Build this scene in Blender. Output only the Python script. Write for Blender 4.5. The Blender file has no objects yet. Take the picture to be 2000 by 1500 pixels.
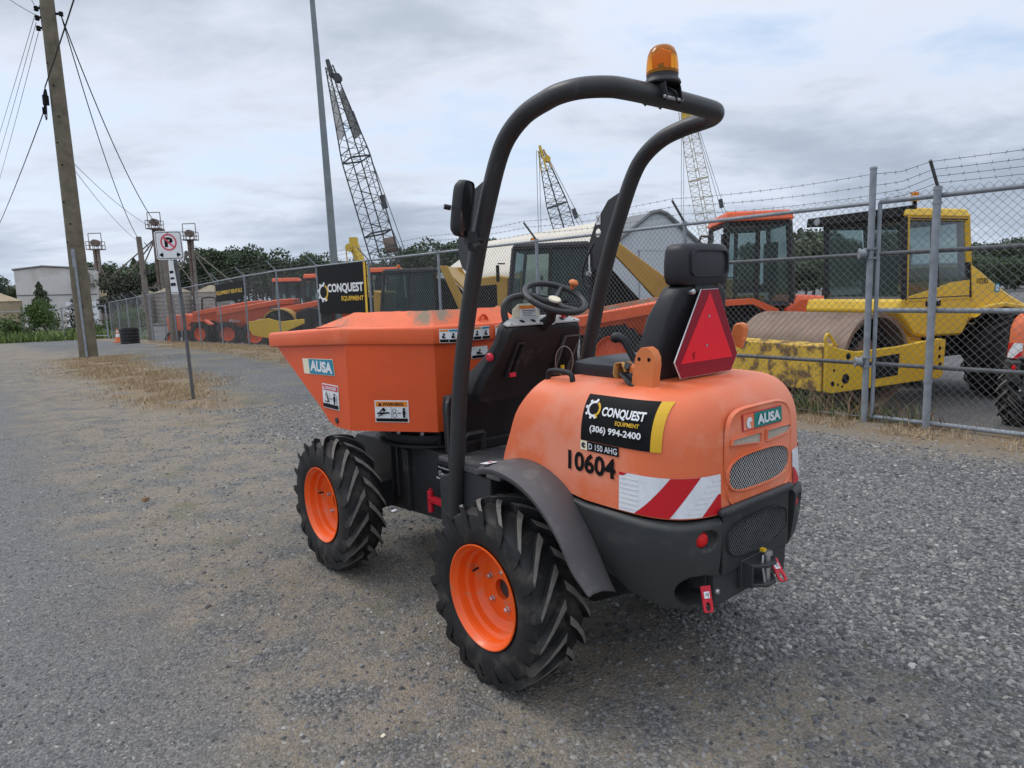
import bpy, bmesh, math, random
import numpy as np
from mathutils import Vector, Matrix
random.seed(7); RNG = np.random.default_rng(7)
R = math.radians; PI = math.pi
SC = bpy.context.scene; COL = SC.collection

# ---------------------------------------------------------------- camera
cd = bpy.data.cameras.new('camera'); cam = bpy.data.objects.new('camera', cd); COL.objects.link(cam)
PITCH, ROLL = R(7.85), R(1.86)
fw = Vector((0, math.cos(PITCH), -math.sin(PITCH))); up = Vector((0, math.sin(PITCH), math.cos(PITCH))); rt = Vector((1, 0, 0))
cr, cu = rt*math.cos(ROLL) - up*math.sin(ROLL), rt*math.sin(ROLL) + up*math.cos(ROLL)
cam.matrix_world = Matrix(((cr.x, cu.x, -fw.x, 0), (cr.y, cu.y, -fw.y, 0), (cr.z, cu.z, -fw.z, 1.58), (0, 0, 0, 1)))
cd.sensor_width = 36; cd.lens = 36*1340/2000; cd.clip_start = .05; cd.clip_end = 3000
SC.camera = cam

# ---------------------------------------------------------------- sky and sun
SUN_EL, SUN_AZ = 52, -62          # azimuth from +Y towards +X
w = bpy.data.worlds.new('World'); SC.world = w; w.use_nodes = True
nt = w.node_tree; N = nt.nodes; L = nt.links; N.clear()
def nd(tree, t, **k):
    n = tree.nodes.new(t)
    for a, b in k.items():
        if a in n.inputs.keys(): n.inputs[a].default_value = b
        else: setattr(n, a, b)
    return n
def math_(tree, op, a, b=None, c=None):
    n = tree.nodes.new('ShaderNodeMath'); n.operation = op
    for i, v in enumerate((a, b, c)):
        if v is None: continue
        if isinstance(v, (int, float)): n.inputs[i].default_value = v
        else: tree.links.new(v, n.inputs[i])
    return n.outputs[0]
def ramp(tree, fac, stops, interp='LINEAR'):
    n = tree.nodes.new('ShaderNodeValToRGB'); cr_ = n.color_ramp; cr_.interpolation = interp
    while len(cr_.elements) < len(stops): cr_.elements.new(.5)
    for e, (p, c) in zip(cr_.elements, stops):
        e.position = p; e.color = (*c, 1) if not isinstance(c, (int, float)) else (c, c, c, 1)
    tree.links.new(fac, n.inputs[0]); return n.outputs[0]
def mixc(tree, fac, a, b, mode='MIX'):
    n = tree.nodes.new('ShaderNodeMix'); n.data_type = 'RGBA'; n.blend_type = mode
    for s, v in ((n.inputs[0], fac), (n.inputs[6], a), (n.inputs[7], b)):
        if isinstance(v, (int, float)): s.default_value = v
        elif isinstance(v, tuple): s.default_value = (*v, 1)
        else: tree.links.new(v, s)
    return n.outputs[2]
def noise(tree, vec, scale, detail=4, rough=.55, dist=0):
    n = nd(tree, 'ShaderNodeTexNoise', Scale=scale, Detail=detail, Roughness=rough, Distortion=dist)
    if vec is not None: tree.links.new(vec, n.inputs['Vector'])
    return n.outputs['Fac']
sky = nd(nt, 'ShaderNodeTexSky'); sky.sky_type = 'NISHITA'; sky.sun_disc = False
sky.sun_elevation = R(SUN_EL); sky.sun_rotation = R(SUN_AZ); sky.air_density = 1.2; sky.dust_density = 1.0
tc = nd(nt, 'ShaderNodeTexCoord'); sep = nd(nt, 'ShaderNodeSeparateXYZ'); L.new(tc.outputs['Generated'], sep.inputs[0])
zc = math_(nt, 'MAXIMUM', sep.outputs[2], 0.0); zd = math_(nt, 'ADD', zc, .16)
cx = math_(nt, 'DIVIDE', sep.outputs[0], zd); cy = math_(nt, 'DIVIDE', sep.outputs[1], zd)
cmb = nd(nt, 'ShaderNodeCombineXYZ'); L.new(cx, cmb.inputs[0]); L.new(cy, cmb.inputs[1]); cmb.inputs[2].default_value = 3.7
mp = nd(nt, 'ShaderNodeMapping'); L.new(cmb.outputs[0], mp.inputs[0]); mp.inputs['Scale'].default_value = (.75, 1.0, 1)
n1 = noise(nt, mp.outputs[0], .85, 7, .56, .25); n2 = noise(nt, mp.outputs[0], 2.3, 6, .6, .4); n3 = noise(nt, mp.outputs[0], .33, 3, .5)
dens = math_(nt, 'SUBTRACT', math_(nt, 'ADD', math_(nt, 'MULTIPLY', n1, .76), math_(nt, 'ADD', math_(nt, 'MULTIPLY', n2, .25), math_(nt, 'MULTIPLY', n3, .38))), .115)
shade = ramp(nt, dens, [(.42, (7.0, 8.2, 10.3)), (.49, (7.7, 8.45, 9.9)), (.54, (7.3, 7.9, 9.1)), (.59, (6.1, 6.8, 8.0)), (.65, (5.0, 5.7, 6.8)), (.74, (4.2, 4.85, 5.9))])
cov = ramp(nt, dens, [(.40, .5), (.48, .85), (.54, 1.0)])
zen = ramp(nt, zc, [(0, (.92, .95, .97)), (.25, (1.0, 1.0, 1.0)), (.45, (1.15, 1.13, 1.1)), (1, (2.2, 2.1, 2.0))])
cl = mixc(nt, 1.0, shade, zen, 'MULTIPLY')
skc = mixc(nt, cov, mixc(nt, 1.0, sky.outputs[0], (1.5, 1.5, 1.5), 'MULTIPLY'), cl)
bg = nd(nt, 'ShaderNodeBackground'); L.new(skc, bg.inputs[0]); bg.inputs[1].default_value = .1
ow = nd(nt, 'ShaderNodeOutputWorld'); L.new(bg.outputs[0], ow.inputs[0])
sd = bpy.data.lights.new('sun', 'SUN'); sd.energy = 1.1; sd.angle = R(18); sd.color = (1, .96, .9)
so = bpy.data.objects.new('sun', sd); COL.objects.link(so)
sdir = Vector((math.sin(R(SUN_AZ))*math.cos(R(SUN_EL)), math.cos(R(SUN_AZ))*math.cos(R(SUN_EL)), math.sin(R(SUN_EL))))
so.rotation_euler = (-sdir).to_track_quat('-Z', 'Y').to_euler()
SC.view_settings.view_transform = 'Standard'; SC.view_settings.look = 'None'; SC.view_settings.exposure = 0.0; SC.view_settings.gamma = 1
SC.render.engine = 'CYCLES'; SC.cycles.max_bounces = 6; SC.cycles.transparent_max_bounces = 12; SC.cycles.use_denoising = True

# ---------------------------------------------------------------- materials
def mat(name, col, rough=.5, metal=0., var=.12, vs=6., bump=0., bs=60., spec=.5, dirt=None, trans=0, coat=0, ior=1.45):
    m = bpy.data.materials.new(name); m.use_nodes = True; t = m.node_tree; b = t.nodes['Principled BSDF']
    c = nd(t, 'ShaderNodeTexCoord').outputs['Object']
    base = col
    if var:
        f = noise(t, c, vs, 5, .6)
        lo = tuple(x*(1-var) for x in col); hi = tuple(min(1, x*(1+var)) for x in col)
        base = ramp(t, f, [(.3, lo), (.7, hi)])
    if dirt:
        dc, amt, ds, thr = dirt
        g = noise(t, c, ds, 6, .65, .3)
        k = ramp(t, g, [(thr, 0.), (thr+.12, amt)])
        base = mixc(t, k, base, dc)
        rr = math_(t, 'ADD', math_(t, 'MULTIPLY', k, .9-rough if rough < .9 else 0), rough); t.links.new(rr, b.inputs['Roughness'])
    else: b.inputs['Roughness'].default_value = rough
    if isinstance(base, tuple): b.inputs['Base Color'].default_value = (*base, 1)
    else: t.links.new(base, b.inputs['Base Color'])
    b.inputs['Metallic'].default_value = metal; b.inputs['Specular IOR Level'].default_value = spec
    b.inputs['Transmission Weight'].default_value = trans; b.inputs['IOR'].default_value = ior; b.inputs['Coat Weight'].default_value = coat
    if bump:
        bn = nd(t, 'ShaderNodeBump', Strength=bump, Distance=.01); h = noise(t, c, bs, 4, .6)
        t.links.new(h, bn.inputs['Height']); t.links.new(bn.outputs[0], b.inputs['Normal'])
    return m
DUST = (.30, .26, .21)
M = {}
M['hood'] = mat('orange plastic with pink mottle', (.80, .175, .065), .43, var=.06, spec=.6, vs=3, bump=.03, bs=180, dirt=((.80, .33, .22), .6, 2.2, .46))  # paler pink patches mixed at random into the orange
M['skip'] = mat('orange skip steel', (.74, .098, .022), .42, var=.08, vs=3, bump=.12, bs=7, dirt=((.36, .10, .04), .35, 9, .62))
M['skiprim'] = mat('scuffed orange skip rim', (.78, .125, .035), .45, var=.08, vs=3, bump=.06, bs=9, dirt=((.80, .26, .15), .45, 3.5, .52))
M['mud'] = mat('orange steel caked with concrete', (.80, .16, .06), .6, var=.1, dirt=((.27, .21, .15), 1., 3.4, .49))
M['skipin'] = mat('dirty skip lining', (.33, .12, .06), .8, var=.3, bump=.4, bs=20, dirt=((.25, .2, .15), .9, 5, .45))
M['rim'] = mat('bright orange wheel paint', (.86, .115, .012), .33, var=.05, dirt=((.40, .24, .13), .45, 11, .57), coat=.15)
M['tyre'] = mat('black rubber', (.014, .014, .015), .62, var=.3, vs=12, bump=.08, bs=90, dirt=((.075, .068, .058), .65, 7, .52))
M['tread'] = mat('worn tread rubber', (.17, .158, .142), .85, var=.25, vs=25, bump=.2, bs=150)
M['dark'] = mat('dark grey painted steel', (.034, .036, .038), .45, var=.15, vs=5, dirt=((.14, .13, .12), .45, 7, .6))
M['rops'] = mat('charcoal tube paint', (.036, .036, .037), .42, var=.12, vs=5, dirt=((.17, .155, .14), .5, 10, .64))
M['bump'] = mat('dark grey moulded plastic', (.040, .043, .043), .55, var=.1, vs=4, bump=.05, bs=220, dirt=((.11, .105, .1), .4, 4, .58))
M['fend'] = mat('grey plastic mudguard', (.105, .100, .103), .62, var=.12, vs=5, bump=.06, bs=220, dirt=((.2, .19, .175), .5, 6, .55))
M['black'] = mat('black plastic', (.014, .014, .016), .5, var=.25, vs=8, bump=.1, bs=260, dirt=((.11, .105, .10), .45, 7, .59))
M['vinyl'] = mat('black vinyl', (.020, .020, .024), .46, var=.15, vs=10, bump=.12, bs=40)
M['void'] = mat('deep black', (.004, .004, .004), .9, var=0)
M['floor'] = mat('worn grey floor plate', (.085, .085, .09), .55, var=.25, vs=14, dirt=((.23, .21, .19), .6, 8, .5))
M['steel'] = mat('zinc plated steel', (.55, .55, .56), .35, .9, var=.2)
M['galv'] = mat('galvanised steel', (.27, .295, .325), .5, .25, var=.2, vs=9)
M['galvd'] = mat('dark weathered galvanised pipe', (.12, .125, .13), .5, .4, var=.25, vs=9)
M['wire'] = mat('galvanised mesh wire', (.23, .235, .24), .5, .5, var=.2)
M['red'] = mat('red paint', (.55, .015, .03), .4, var=.1)
M['smv'] = mat('fluorescent red sign', (.85, .012, .03), .35, var=.04)
M['smvd'] = mat('dark red reflective border', (.27, .004, .02), .3, var=.06)
M['white'] = mat('white', (.78, .79, .80), .45, var=.04)
M['reflw'] = mat('white reflective film', (.74, .76, .80), .3, var=.08, vs=30)
M['reflr'] = mat('red reflective film', (.56, .012, .02), .3, var=.05)
M['ink'] = mat('black print', (.006, .006, .007), .6, var=0, spec=.2)
M['yel'] = mat('yellow print', (.72, .43, .02), .45, var=0)
M['teal'] = mat('teal print', (.012, .24, .36), .4, var=.05)
M['green'] = mat('green print', (.012, .21, .17), .4, var=.05)
M['cream'] = mat('cream print', (.82, .74, .55), .5, var=.05)
M['orangep'] = mat('orange print', (.80, .25, .03), .45, var=0)
M['redp'] = mat('red print', (.65, .03, .06), .45, var=.05)
M['amber'] = mat('amber lens', (1.0, .36, .01), .12, var=0, trans=.75, ior=1.3)
M['amberin'] = mat('orange reflector', (.75, .2, .01), .3, var=.1)
M['lens'] = mat('red lamp lens', (.75, .01, .012), .15, var=.2, vs=120, bump=.4, bs=200)
M['glass'] = mat('cab glass', (.55, .72, .70), .03, var=0, trans=.85, ior=1.12)
M['mirror'] = mat('mirror glass', (.35, .37, .39), .08, 1., var=0)
M['oranged'] = mat('orange plastic cover', (.68, .20, .06), .5, var=.08)
M['strap'] = mat('tan webbing', (.55, .30, .09), .8, var=.2, vs=40, bump=.3, bs=200)
M['alu'] = mat('brushed panel', (.46, .46, .45), .4, .2, var=.1)

# ---------------------------------------------------------------- helpers
class MB:
    """collects faces with material slots, then links them as one mesh object"""
    def __init__(s): s.v = []; s.f = []; s.m = []
    def add(s, V, F, mi=0):
        o = len(s.v); s.v += [tuple(map(float, p)) for p in V]
        s.f += [[i+o for i in f] for f in F]; s.m += [mi]*len(F) if isinstance(mi, int) else list(mi); return s
    def box(s, c, d, mi=0, rot=None, taper=1.):
        V = []
        for z in (-.5, .5):
            k = 1 if z < 0 else taper
            for x, y in ((-.5, -.5), (.5, -.5), (.5, .5), (-.5, .5)):
                p = Vector((x*d[0]*k, y*d[1]*k, z*d[2]))
                if rot is not None: p = rot @ p
                V.append(p+Vector(c))
        return s.add(V, [(3, 2, 1, 0), (4, 5, 6, 7), (0, 1, 5, 4), (1, 2, 6, 5), (2, 3, 7, 6), (3, 0, 4, 7)], mi)
    def prism(s, P, a, b, ax='y', mi=0):
        """polygon P extruded from a to b along ax; P holds the two other axes in order"""
        def q(p, t): return {'y': (p[0], t, p[1]), 'x': (t, p[0], p[1]), 'z': (p[0], p[1], t)}[ax]
        n = len(P); V = [q(p, a) for p in P]+[q(p, b) for p in P]
        F = [list(range(n)), list(range(2*n-1, n-1, -1))]+[(i, i+n, (i+1) % n+n, (i+1) % n) for i in range(n)]
        return s.add(V, F, mi)
    def tube(s, path, r, n=10, mi=0, caps=True, flat=None):
        P = [Vector(p) for p in path]; K = len(P); V = []; F = []
        rs = r if isinstance(r, (list, tuple)) else [r]*K
        t0 = (P[1]-P[0]).normalized(); u = t0.cross(Vector((0, 0, 1)))
        if u.length < .05: u = t0.cross(Vector((1, 0, 0)))
        u.normalize()
        for i in range(K):
            t = (P[min(i+1, K-1)]-P[max(i-1, 0)]).normalized()
            u = (u-t*u.dot(t)).normalized(); v = t.cross(u)
            for k in range(n):
                a = 2*PI*k/n; V.append(P[i]+(u*math.cos(a)+v*math.sin(a))*rs[i])
        for i in range(K-1):
            for k in range(n): F.append((i*n+k, i*n+(k+1) % n, (i+1)*n+(k+1) % n, (i+1)*n+k))
        if caps: F += [list(range(n))[::-1], [(K-1)*n+k for k in range(n)]]
        return s.add(V, F, mi)
    def lathe(s, prof, c=(0, 0, 0), ax='y', n=32, mi=0, a0=0, a1=2*PI):
        """prof = [(along axis, radius)]"""
        V = []; F = []; full = abs(a1-a0-2*PI) < 1e-6; m = n if full else n+1
        for t, r in prof:
            for k in range(m):
                a = a0+(a1-a0)*k/n; p, q = r*math.cos(a), r*math.sin(a)
                d = {'y': (p, t, q), 'x': (t, p, q), 'z': (p, q, t)}[ax]
                V.append((d[0]+c[0], d[1]+c[1], d[2]+c[2]))
        for i in range(len(prof)-1):
            for k in range(n):
                k2 = (k+1) % m if full else k+1
                F.append((i*m+k, i*m+k2, (i+1)*m+k2, (i+1)*m+k))
        return s.add(V, F, mi)
    def grid(s, rows, mi=0, close=False):
        n = len(rows[0]); V = [p for r in rows for p in r]; F = []
        for i in range(len(rows)-1):
            for k in range(n if close else n-1):
                k2 = (k+1) % n; F.append((i*n+k, i*n+k2, (i+1)*n+k2, (i+1)*n+k))
        return s.add(V, F, mi)
    def build(s, name, mats, parent=None, bevel=0, smooth=35, solid=0, sub=0, fix=True):
        me = bpy.data.meshes.new(name); me.from_pydata(s.v, [], s.f)
        mats = mats if isinstance(mats, (list, tuple)) else [mats]
        for m in mats: me.materials.append(M[m] if isinstance(m, str) else m)
        if len(mats) > 1: me.polygons.foreach_set('material_index', s.m)
        if fix:
            bm = bmesh.new(); bm.from_mesh(me); bmesh.ops.remove_doubles(bm, verts=bm.verts, dist=1e-5)
            bmesh.ops.recalc_face_normals(bm, faces=bm.faces); bm.to_mesh(me); bm.free()
        if smooth:
            me.polygons.foreach_set('use_smooth', [True]*len(me.polygons)); me.set_sharp_from_angle(angle=R(smooth))
        me.update(); o = bpy.data.objects.new(name, me); COL.objects.link(o)
        if parent is not None: o.parent = parent
        if solid: d = o.modifiers.new('solid', 'SOLIDIFY'); d.thickness = solid; d.offset = -1
        if bevel:
            b = o.modifiers.new('bevel', 'BEVEL'); b.width = bevel; b.segments = 2; b.limit_method = 'ANGLE'; b.angle_limit = R(35); b.harden_normals = False
        if sub: d = o.modifiers.new('sub', 'SUBSURF'); d.levels = sub; d.render_levels = sub
        return o
def tag(o, label=None, cat=None, group=None, kind=None):
    for k, v in (('label', label), ('category', cat), ('group', group), ('kind', kind)):
        if v: o[k] = v
    return o
def thing(name, label, cat, loc=(0, 0, 0), rz=0, group=None):
    o = bpy.data.objects.new(name, None); COL.objects.link(o); o.location = loc; o.rotation_euler = (0, 0, rz); o.empty_display_size = .2
    return tag(o, label, cat, group)
def copy_tree(o, parent=None):
    c = o.copy(); COL.objects.link(c)
    if parent is not None: c.parent = parent
    for ch in list(o.children): copy_tree(ch, c)
    return c
def bulk(name, V, F, mats, parent=None, mi=None, smooth=False):
    V = np.asarray(V, np.float32); F = np.asarray(F, np.int32); k = F.shape[1]
    me = bpy.data.meshes.new(name); me.vertices.add(len(V)); me.vertices.foreach_set('co', V.ravel())
    me.loops.add(F.size); me.loops.foreach_set('vertex_index', F.ravel())
    me.polygons.add(len(F)); me.polygons.foreach_set('loop_start', np.arange(0, F.size, k, dtype=np.int32))
    for m in (mats if isinstance(mats, (list, tuple)) else [mats]): me.materials.append(M[m] if isinstance(m, str) else m)
    if mi is not None: me.polygons.foreach_set('material_index', np.asarray(mi, np.int32))
    if smooth: me.polygons.foreach_set('use_smooth', np.ones(len(F), bool))
    me.update(calc_edges=True); o = bpy.data.objects.new(name, me); COL.objects.link(o)
    if parent is not None: o.parent = parent
    return o
def sticks(A, B, r, n=3):
    """many straight rods A->B as one vertex/face array"""
    A = np.asarray(A, float); B = np.asarray(B, float); d = B-A; d /= np.linalg.norm(d, axis=1)[:, None]+1e-9
    u = np.cross(d, [.31, .17, .93]); u /= np.linalg.norm(u, axis=1)[:, None]+1e-9; v = np.cross(d, u)
    r = np.broadcast_to(np.asarray(r, float), (len(A),))[:, None]
    ring = [(u*math.cos(2*PI*k/n)+v*math.sin(2*PI*k/n))*r for k in range(n)]
    V = np.stack([A+q for q in ring]+[B+q for q in ring], 1).reshape(-1, 3)
    b = np.arange(len(A))[:, None]*2*n
    F = np.concatenate([b+np.array([k, (k+1) % n, n+(k+1) % n, n+k]) for k in range(n)], 0)
    return V, F
_tc = {}
def text2d(s, bold=.0):
    if (s, bold) in _tc: return _tc[s, bold]
    c = bpy.data.curves.new('t', 'FONT'); c.body = s; c.size = 1; c.offset = bold; c.resolution_u = 3; c.fill_mode = 'FRONT'
    o = bpy.data.objects.new('t', c); COL.objects.link(o); bpy.context.view_layer.update()
    me = o.evaluated_get(bpy.context.evaluated_depsgraph_get()).to_mesh()
    V = np.array([v.co[:2] for v in me.vertices]); F = [list(p.vertices) for p in me.polygons]
    bpy.data.objects.remove(o); bpy.data.curves.remove(c)
    V = V-[V[:, 0].min(), V[:, 1].min()]; _tc[s, bold] = (V, F); return V, F
def decal(name, parent, surf, items, mats, h0=.002, dh=.0012, label=None):
    """flat print laid on a surface; surf(u, v, h) gives the point, u to the right, v up"""
    b = MB()
    for i, it in enumerate(items):
        k, mi = it[0], it[1]; h = h0+dh*i if k != 'rect' or i else h0
        if k == 'rect':
            u0, v0, u1, v1 = it[2:6]; n = it[6] if len(it) > 6 else 1; nv = max(n, 14) if n > 1 else 1
            b.grid([[surf(u0+(u1-u0)*a/n, v0+(v1-v0)*c/nv, h) for a in range(n+1)] for c in range(nv+1)], mi)
        elif k == 'quad':
            p = it[2:6]; n = it[6] if len(it) > 6 else 1; rows = []
            for c in range(n+1):
                t = c/n; row = []
                for a in range(n+1):
                    q = a/n
                    row.append(surf(*[(p[0][j]*(1-q)+p[1][j]*q)*(1-t)+(p[3][j]*(1-q)+p[2][j]*q)*t for j in (0, 1)], h))
                rows.append(row)
            b.grid(rows, mi)
        elif k == 'poly': b.add([surf(p[0], p[1], h) for p in it[2]], [list(range(len(it[2])))], mi)
        elif k == 'ring':
            cx_, cy_, r0, r1, a0, a1 = it[2:8]; n = 20; kx = it[8] if len(it) > 8 else 1.
            rows = [[surf(cx_+r*kx*math.cos(R(a0+(a1-a0)*j/n)), cy_+r*math.sin(R(a0+(a1-a0)*j/n)), h) for j in range(n+1)] for r in (max(r0, 1e-4), r1)]
            b.grid(rows, mi)
        elif k == 'text':
            s_, u0, v0, u1, v1 = it[2:7]; bold = it[7] if len(it) > 7 else .02
            V, F = text2d(s_, bold); ex = V.max(0)
            b.add([surf(u0+(u1-u0)*p[0]/ex[0], v0+(v1-v0)*p[1]/ex[1], h) for p in V], F, mi)
    o = b.build(name, mats, parent, smooth=0, fix=False)
    if label: o['label'] = label
    return o
def plane_surf(o, u, v, n=None):
    o, u, v = Vector(o), Vector(u), Vector(v); n = Vector(n) if n is not None else u.cross(v).normalized()
    return lambda a, b, h: o+u*a+v*b+n*h
def gear(mi_w, mi_o, cx_, cy_, r, kx=1.):
    """open gear ring: light left part with teeth, coloured right arc with a tail"""
    it = [('ring', mi_w, cx_, cy_, r*.62, r*.86, 75, 300, kx), ('ring', mi_o, cx_, cy_, r*.62, r*.86, -50, 62, kx)]
    for a in (80, 125, 170, 215, 260, 295):
        A = R(a); c, s_ = math.cos(A), math.sin(A); w_ = r*.16
        it.append(('quad', mi_w, *[(cx_+kx*(c*q-s_*t), cy_+s_*q+c*t) for q, t in ((r*.82, -w_), (r*1.06, -w_*.8), (r*1.06, w_*.8), (r*.82, w_))]))
    A = R(-52); c, s_ = math.cos(A), math.sin(A)
    it.append(('quad', mi_o, *[(cx_+kx*(c*q-s_*t), cy_+s_*q+c*t) for q, t in ((r*.6, -r*.1), (r*1.1, -r*.1), (r*1.1, r*.1), (r*.6, r*.1))]))
    return it
def logo_items(x0, y0, x1, y1, W, O, bold=.03):
    """wordmark in two lines with the gear at its left; box x0..x1, y0..y1"""
    w_, h_ = x1-x0, y1-y0
    return gear(W, O, x0+w_*.11, y0+h_*.55, h_*.5) + [
        ('text', W, 'CONQUEST', x0+w_*.25, y0+h_*.47, x1, y0+h_*.86, bold), ('text', O, 'EQUIPMENT', x0+w_*.56, y0+h_*.08, x1-w_*.02, y0+h_*.34, bold*.6)]
def lerp_path(P, n):
    """Catmull-Rom through points"""
    P = [Vector(p) for p in P]; Q = [P[0]*2-P[1]]+P+[P[-1]*2-P[-2]]; out = []
    for i in range(1, len(Q)-2):
        for k in range(n):
            t = k/n; a, b, c, d = Q[i-1:i+3]
            out.append(.5*((2*b)+(c-a)*t+(2*a-5*b+4*c-d)*t*t+(3*b-a-3*c+d)*t**3))
    return out+[P[-1]]
# ---------------------------------------------------------------- ground
FA = np.array([4.323, 6.995]); FD = np.array([-.623, .782]); FN = np.array([.782, .623])   # fence foot, run, yard side
FYAW = math.atan2(FD[1], FD[0])
def fpos(t, q=0., z=0.): p = FA+FD*t+FN*q; return Vector((p[0], p[1], z))
def smooth01(x): x = np.clip(x, 0, 1); return x*x*(3-2*x)
def ground_z(x, y):
    x = np.asarray(x, float); y = np.asarray(y, float)
    q = (x-FA[0])*FN[0]+(y-FA[1])*FN[1]
    near = np.exp(-((x)**2+(y-5)**2)/160.)
    und = .012*np.sin(x*2.1+1.3*np.sin(y*1.1))+.010*np.sin(y*2.7+x*.9)+.007*np.sin(x*5.3-y*3.1)
    tt = (x-FA[0])*FD[0]+(y-FA[1])*FD[1]
    return -.027*np.clip(tt-19.5, 0, 55)-.36*smooth01((q-.25)/1.8)+(und*near*.6+.026*np.tanh((tt-.13)/.7)*smooth01((-q-1.5)/2.))*(1-smooth01((q+.6)/.5)) - .004
GV = np.sinh(np.linspace(-7.2, 7.2, 340))*1.3
gx, gy = np.meshgrid(GV, GV+6); n_ = len(GV)
V = np.stack([gx, gy, ground_z(gx, gy)], -1).reshape(-1, 3)
i_ = np.arange(n_*n_).reshape(n_, n_); F = np.stack([i_[:-1, :-1], i_[:-1, 1:], i_[1:, 1:], i_[1:, :-1]], -1).reshape(-1, 4)
def ground_mat():
    m = bpy.data.materials.new('gravel and dirt'); m.use_nodes = True; t = m.node_tree; b = t.nodes['Principled BSDF']
    c = nd(t, 'ShaderNodeTexCoord').outputs['Object']; s = nd(t, 'ShaderNodeSeparateXYZ'); t.links.new(c, s.inputs[0])
    X, Y = s.outputs[0], s.outputs[1]
    S = math_(t, 'SUBTRACT', FA[0]*FN[0]+FA[1]*FN[1], math_(t, 'ADD', math_(t, 'MULTIPLY', X, FN[0]), math_(t, 'MULTIPLY', Y, FN[1])))
    T = math_(t, 'SUBTRACT', math_(t, 'ADD', math_(t, 'MULTIPLY', X, FD[0]), math_(t, 'MULTIPLY', Y, FD[1])), FA[0]*FD[0]+FA[1]*FD[1])
    wob = noise(t, c, .9, 5, .6); Sw = math_(t, 'ADD', S, math_(t, 'MULTIPLY', math_(t, 'SUBTRACT', wob, .5), 1.7))
    wob2 = noise(t, c, 3.2, 5, .65); fine = noise(t, c, 38, 5, .7); mid = noise(t, c, .5, 5, .6)
    def vor(sc, out='Color'):
        v = nd(t, 'ShaderNodeTexVoronoi', Scale=sc); t.links.new(c, v.inputs['Vector']); return v
    v1, v2 = vor(75), vor(150)
    sx = nd(t, 'ShaderNodeSeparateColor'); t.links.new(v1.outputs['Color'], sx.inputs[0])
    s2 = nd(t, 'ShaderNodeSeparateColor'); t.links.new(v2.outputs['Color'], s2.inputs[0])
    g1 = ramp(t, sx.outputs[0], [(0, (0.039, 0.041, 0.044)), (.45, (0.107, 0.112, 0.116)), (.8, (0.201, 0.205, 0.205)), (1, (0.390, 0.372, 0.348))])
    g2 = ramp(t, s2.outputs[0], [(0, (0.049, 0.051, 0.055)), (.6, (0.140, 0.144, 0.146)), (1, (0.329, 0.320, 0.303))])
    grav = mixc(t, .45, g1, g2)
    tone = ramp(t, mid, [(.3, (.74, .76, .78)), (.7, (1.18, 1.16, 1.13))]); grav = mixc(t, 1., grav, tone, 'MULTIPLY')
    dirt = ramp(t, fine, [(.25, (0.189, 0.154, 0.109)), (.55, (0.323, 0.266, 0.191)), (.8, (0.457, 0.382, 0.283))])
    dirt = mixc(t, .36, dirt, g2)
    road = mixc(t, .5, ramp(t, fine, [(.25, (0.084, 0.084, 0.081)), (.55, (0.220, 0.212, 0.202)), (.8, (0.456, 0.429, 0.389))]), g2)
    def band(x, a, b_, e0, e1):
        up_ = nd(t, 'ShaderNodeMapRange'); up_.interpolation_type = 'SMOOTHSTEP'; t.links.new(x, up_.inputs[0]); up_.inputs[1].default_value = a-e0; up_.inputs[2].default_value = a+e0
        dn = nd(t, 'ShaderNodeMapRange'); dn.interpolation_type = 'SMOOTHSTEP'; t.links.new(x, dn.inputs[0]); dn.inputs[1].default_value = b_-e1; dn.inputs[2].default_value = b_+e1; dn.inputs[3].default_value = 1; dn.inputs[4].default_value = 0
        return math_(t, 'MULTIPLY', up_.outputs[0], dn.outputs[0])
    brk = math_(t, 'MULTIPLY', ramp(t, wob2, [(.36, .1), (.56, 1.)]), ramp(t, noise(t, c, 11, 5, .7), [(.30, .45), (.52, 1.)]))
    md = math_(t, 'MULTIPLY', band(Sw, 5.2, 7.35, .45, .35), brk)
    md2 = math_(t, 'MULTIPLY', math_(t, 'MULTIPLY', band(Sw, 4.2, 6.3, .5, .5), band(T, 5., 30., 2.5, 3.)), ramp(t, wob2, [(.4, 0.), (.62, .9)]))
    md3 = math_(t, 'MULTIPLY', band(Sw, -.6, 1.15, .3, .35), .85)
    mdall = math_(t, 'MINIMUM', math_(t, 'ADD', math_(t, 'ADD', md, md2), md3), 1.)
    col = mixc(t, mdall, grav, dirt)
    mr = math_(t, 'MULTIPLY', band(Sw, 7.25, 60, .35, 1.), .85); col = mixc(t, mr, col, road)
    straw = ramp(t, noise(t, c, 26, 5, .75), [(.3, (.13, .095, .06)), (.6, (.30, .22, .135)), (.85, (.42, .33, .21))])
    mg = math_(t, 'MULTIPLY', math_(t, 'MULTIPLY', band(Sw, 4.35, 5.75, .35, .3), band(T, 7.2, 20., 2.2, 1.5)), ramp(t, wob2, [(.36, .25), (.5, 1.)]))
    mg3 = math_(t, 'MULTIPLY', math_(t, 'MULTIPLY', band(Sw, -.4, 1.7, .3, .6), band(T, 10., 28., 3., 3.)), ramp(t, wob2, [(.34, .3), (.5, .9)]))
    mg2 = math_(t, 'MULTIPLY', band(Sw, -.35, .75, .2, .4), ramp(t, wob2, [(.36, .3), (.52, .95)]))
    col = mixc(t, math_(t, 'MINIMUM', math_(t, 'ADD', math_(t, 'ADD', mg, mg3), mg2), 1.), col, straw)
    yl = math_(t, 'MULTIPLY', math_(t, 'MULTIPLY', band(S, .8, 4.6, .6, .6), band(T, 4., 30., 3., 4.)), ramp(t, noise(t, c, .7, 6, .7), [(.5, 0.), (.62, .6)]))
    col = mixc(t, yl, col, (.23, .20, .115))
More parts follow.
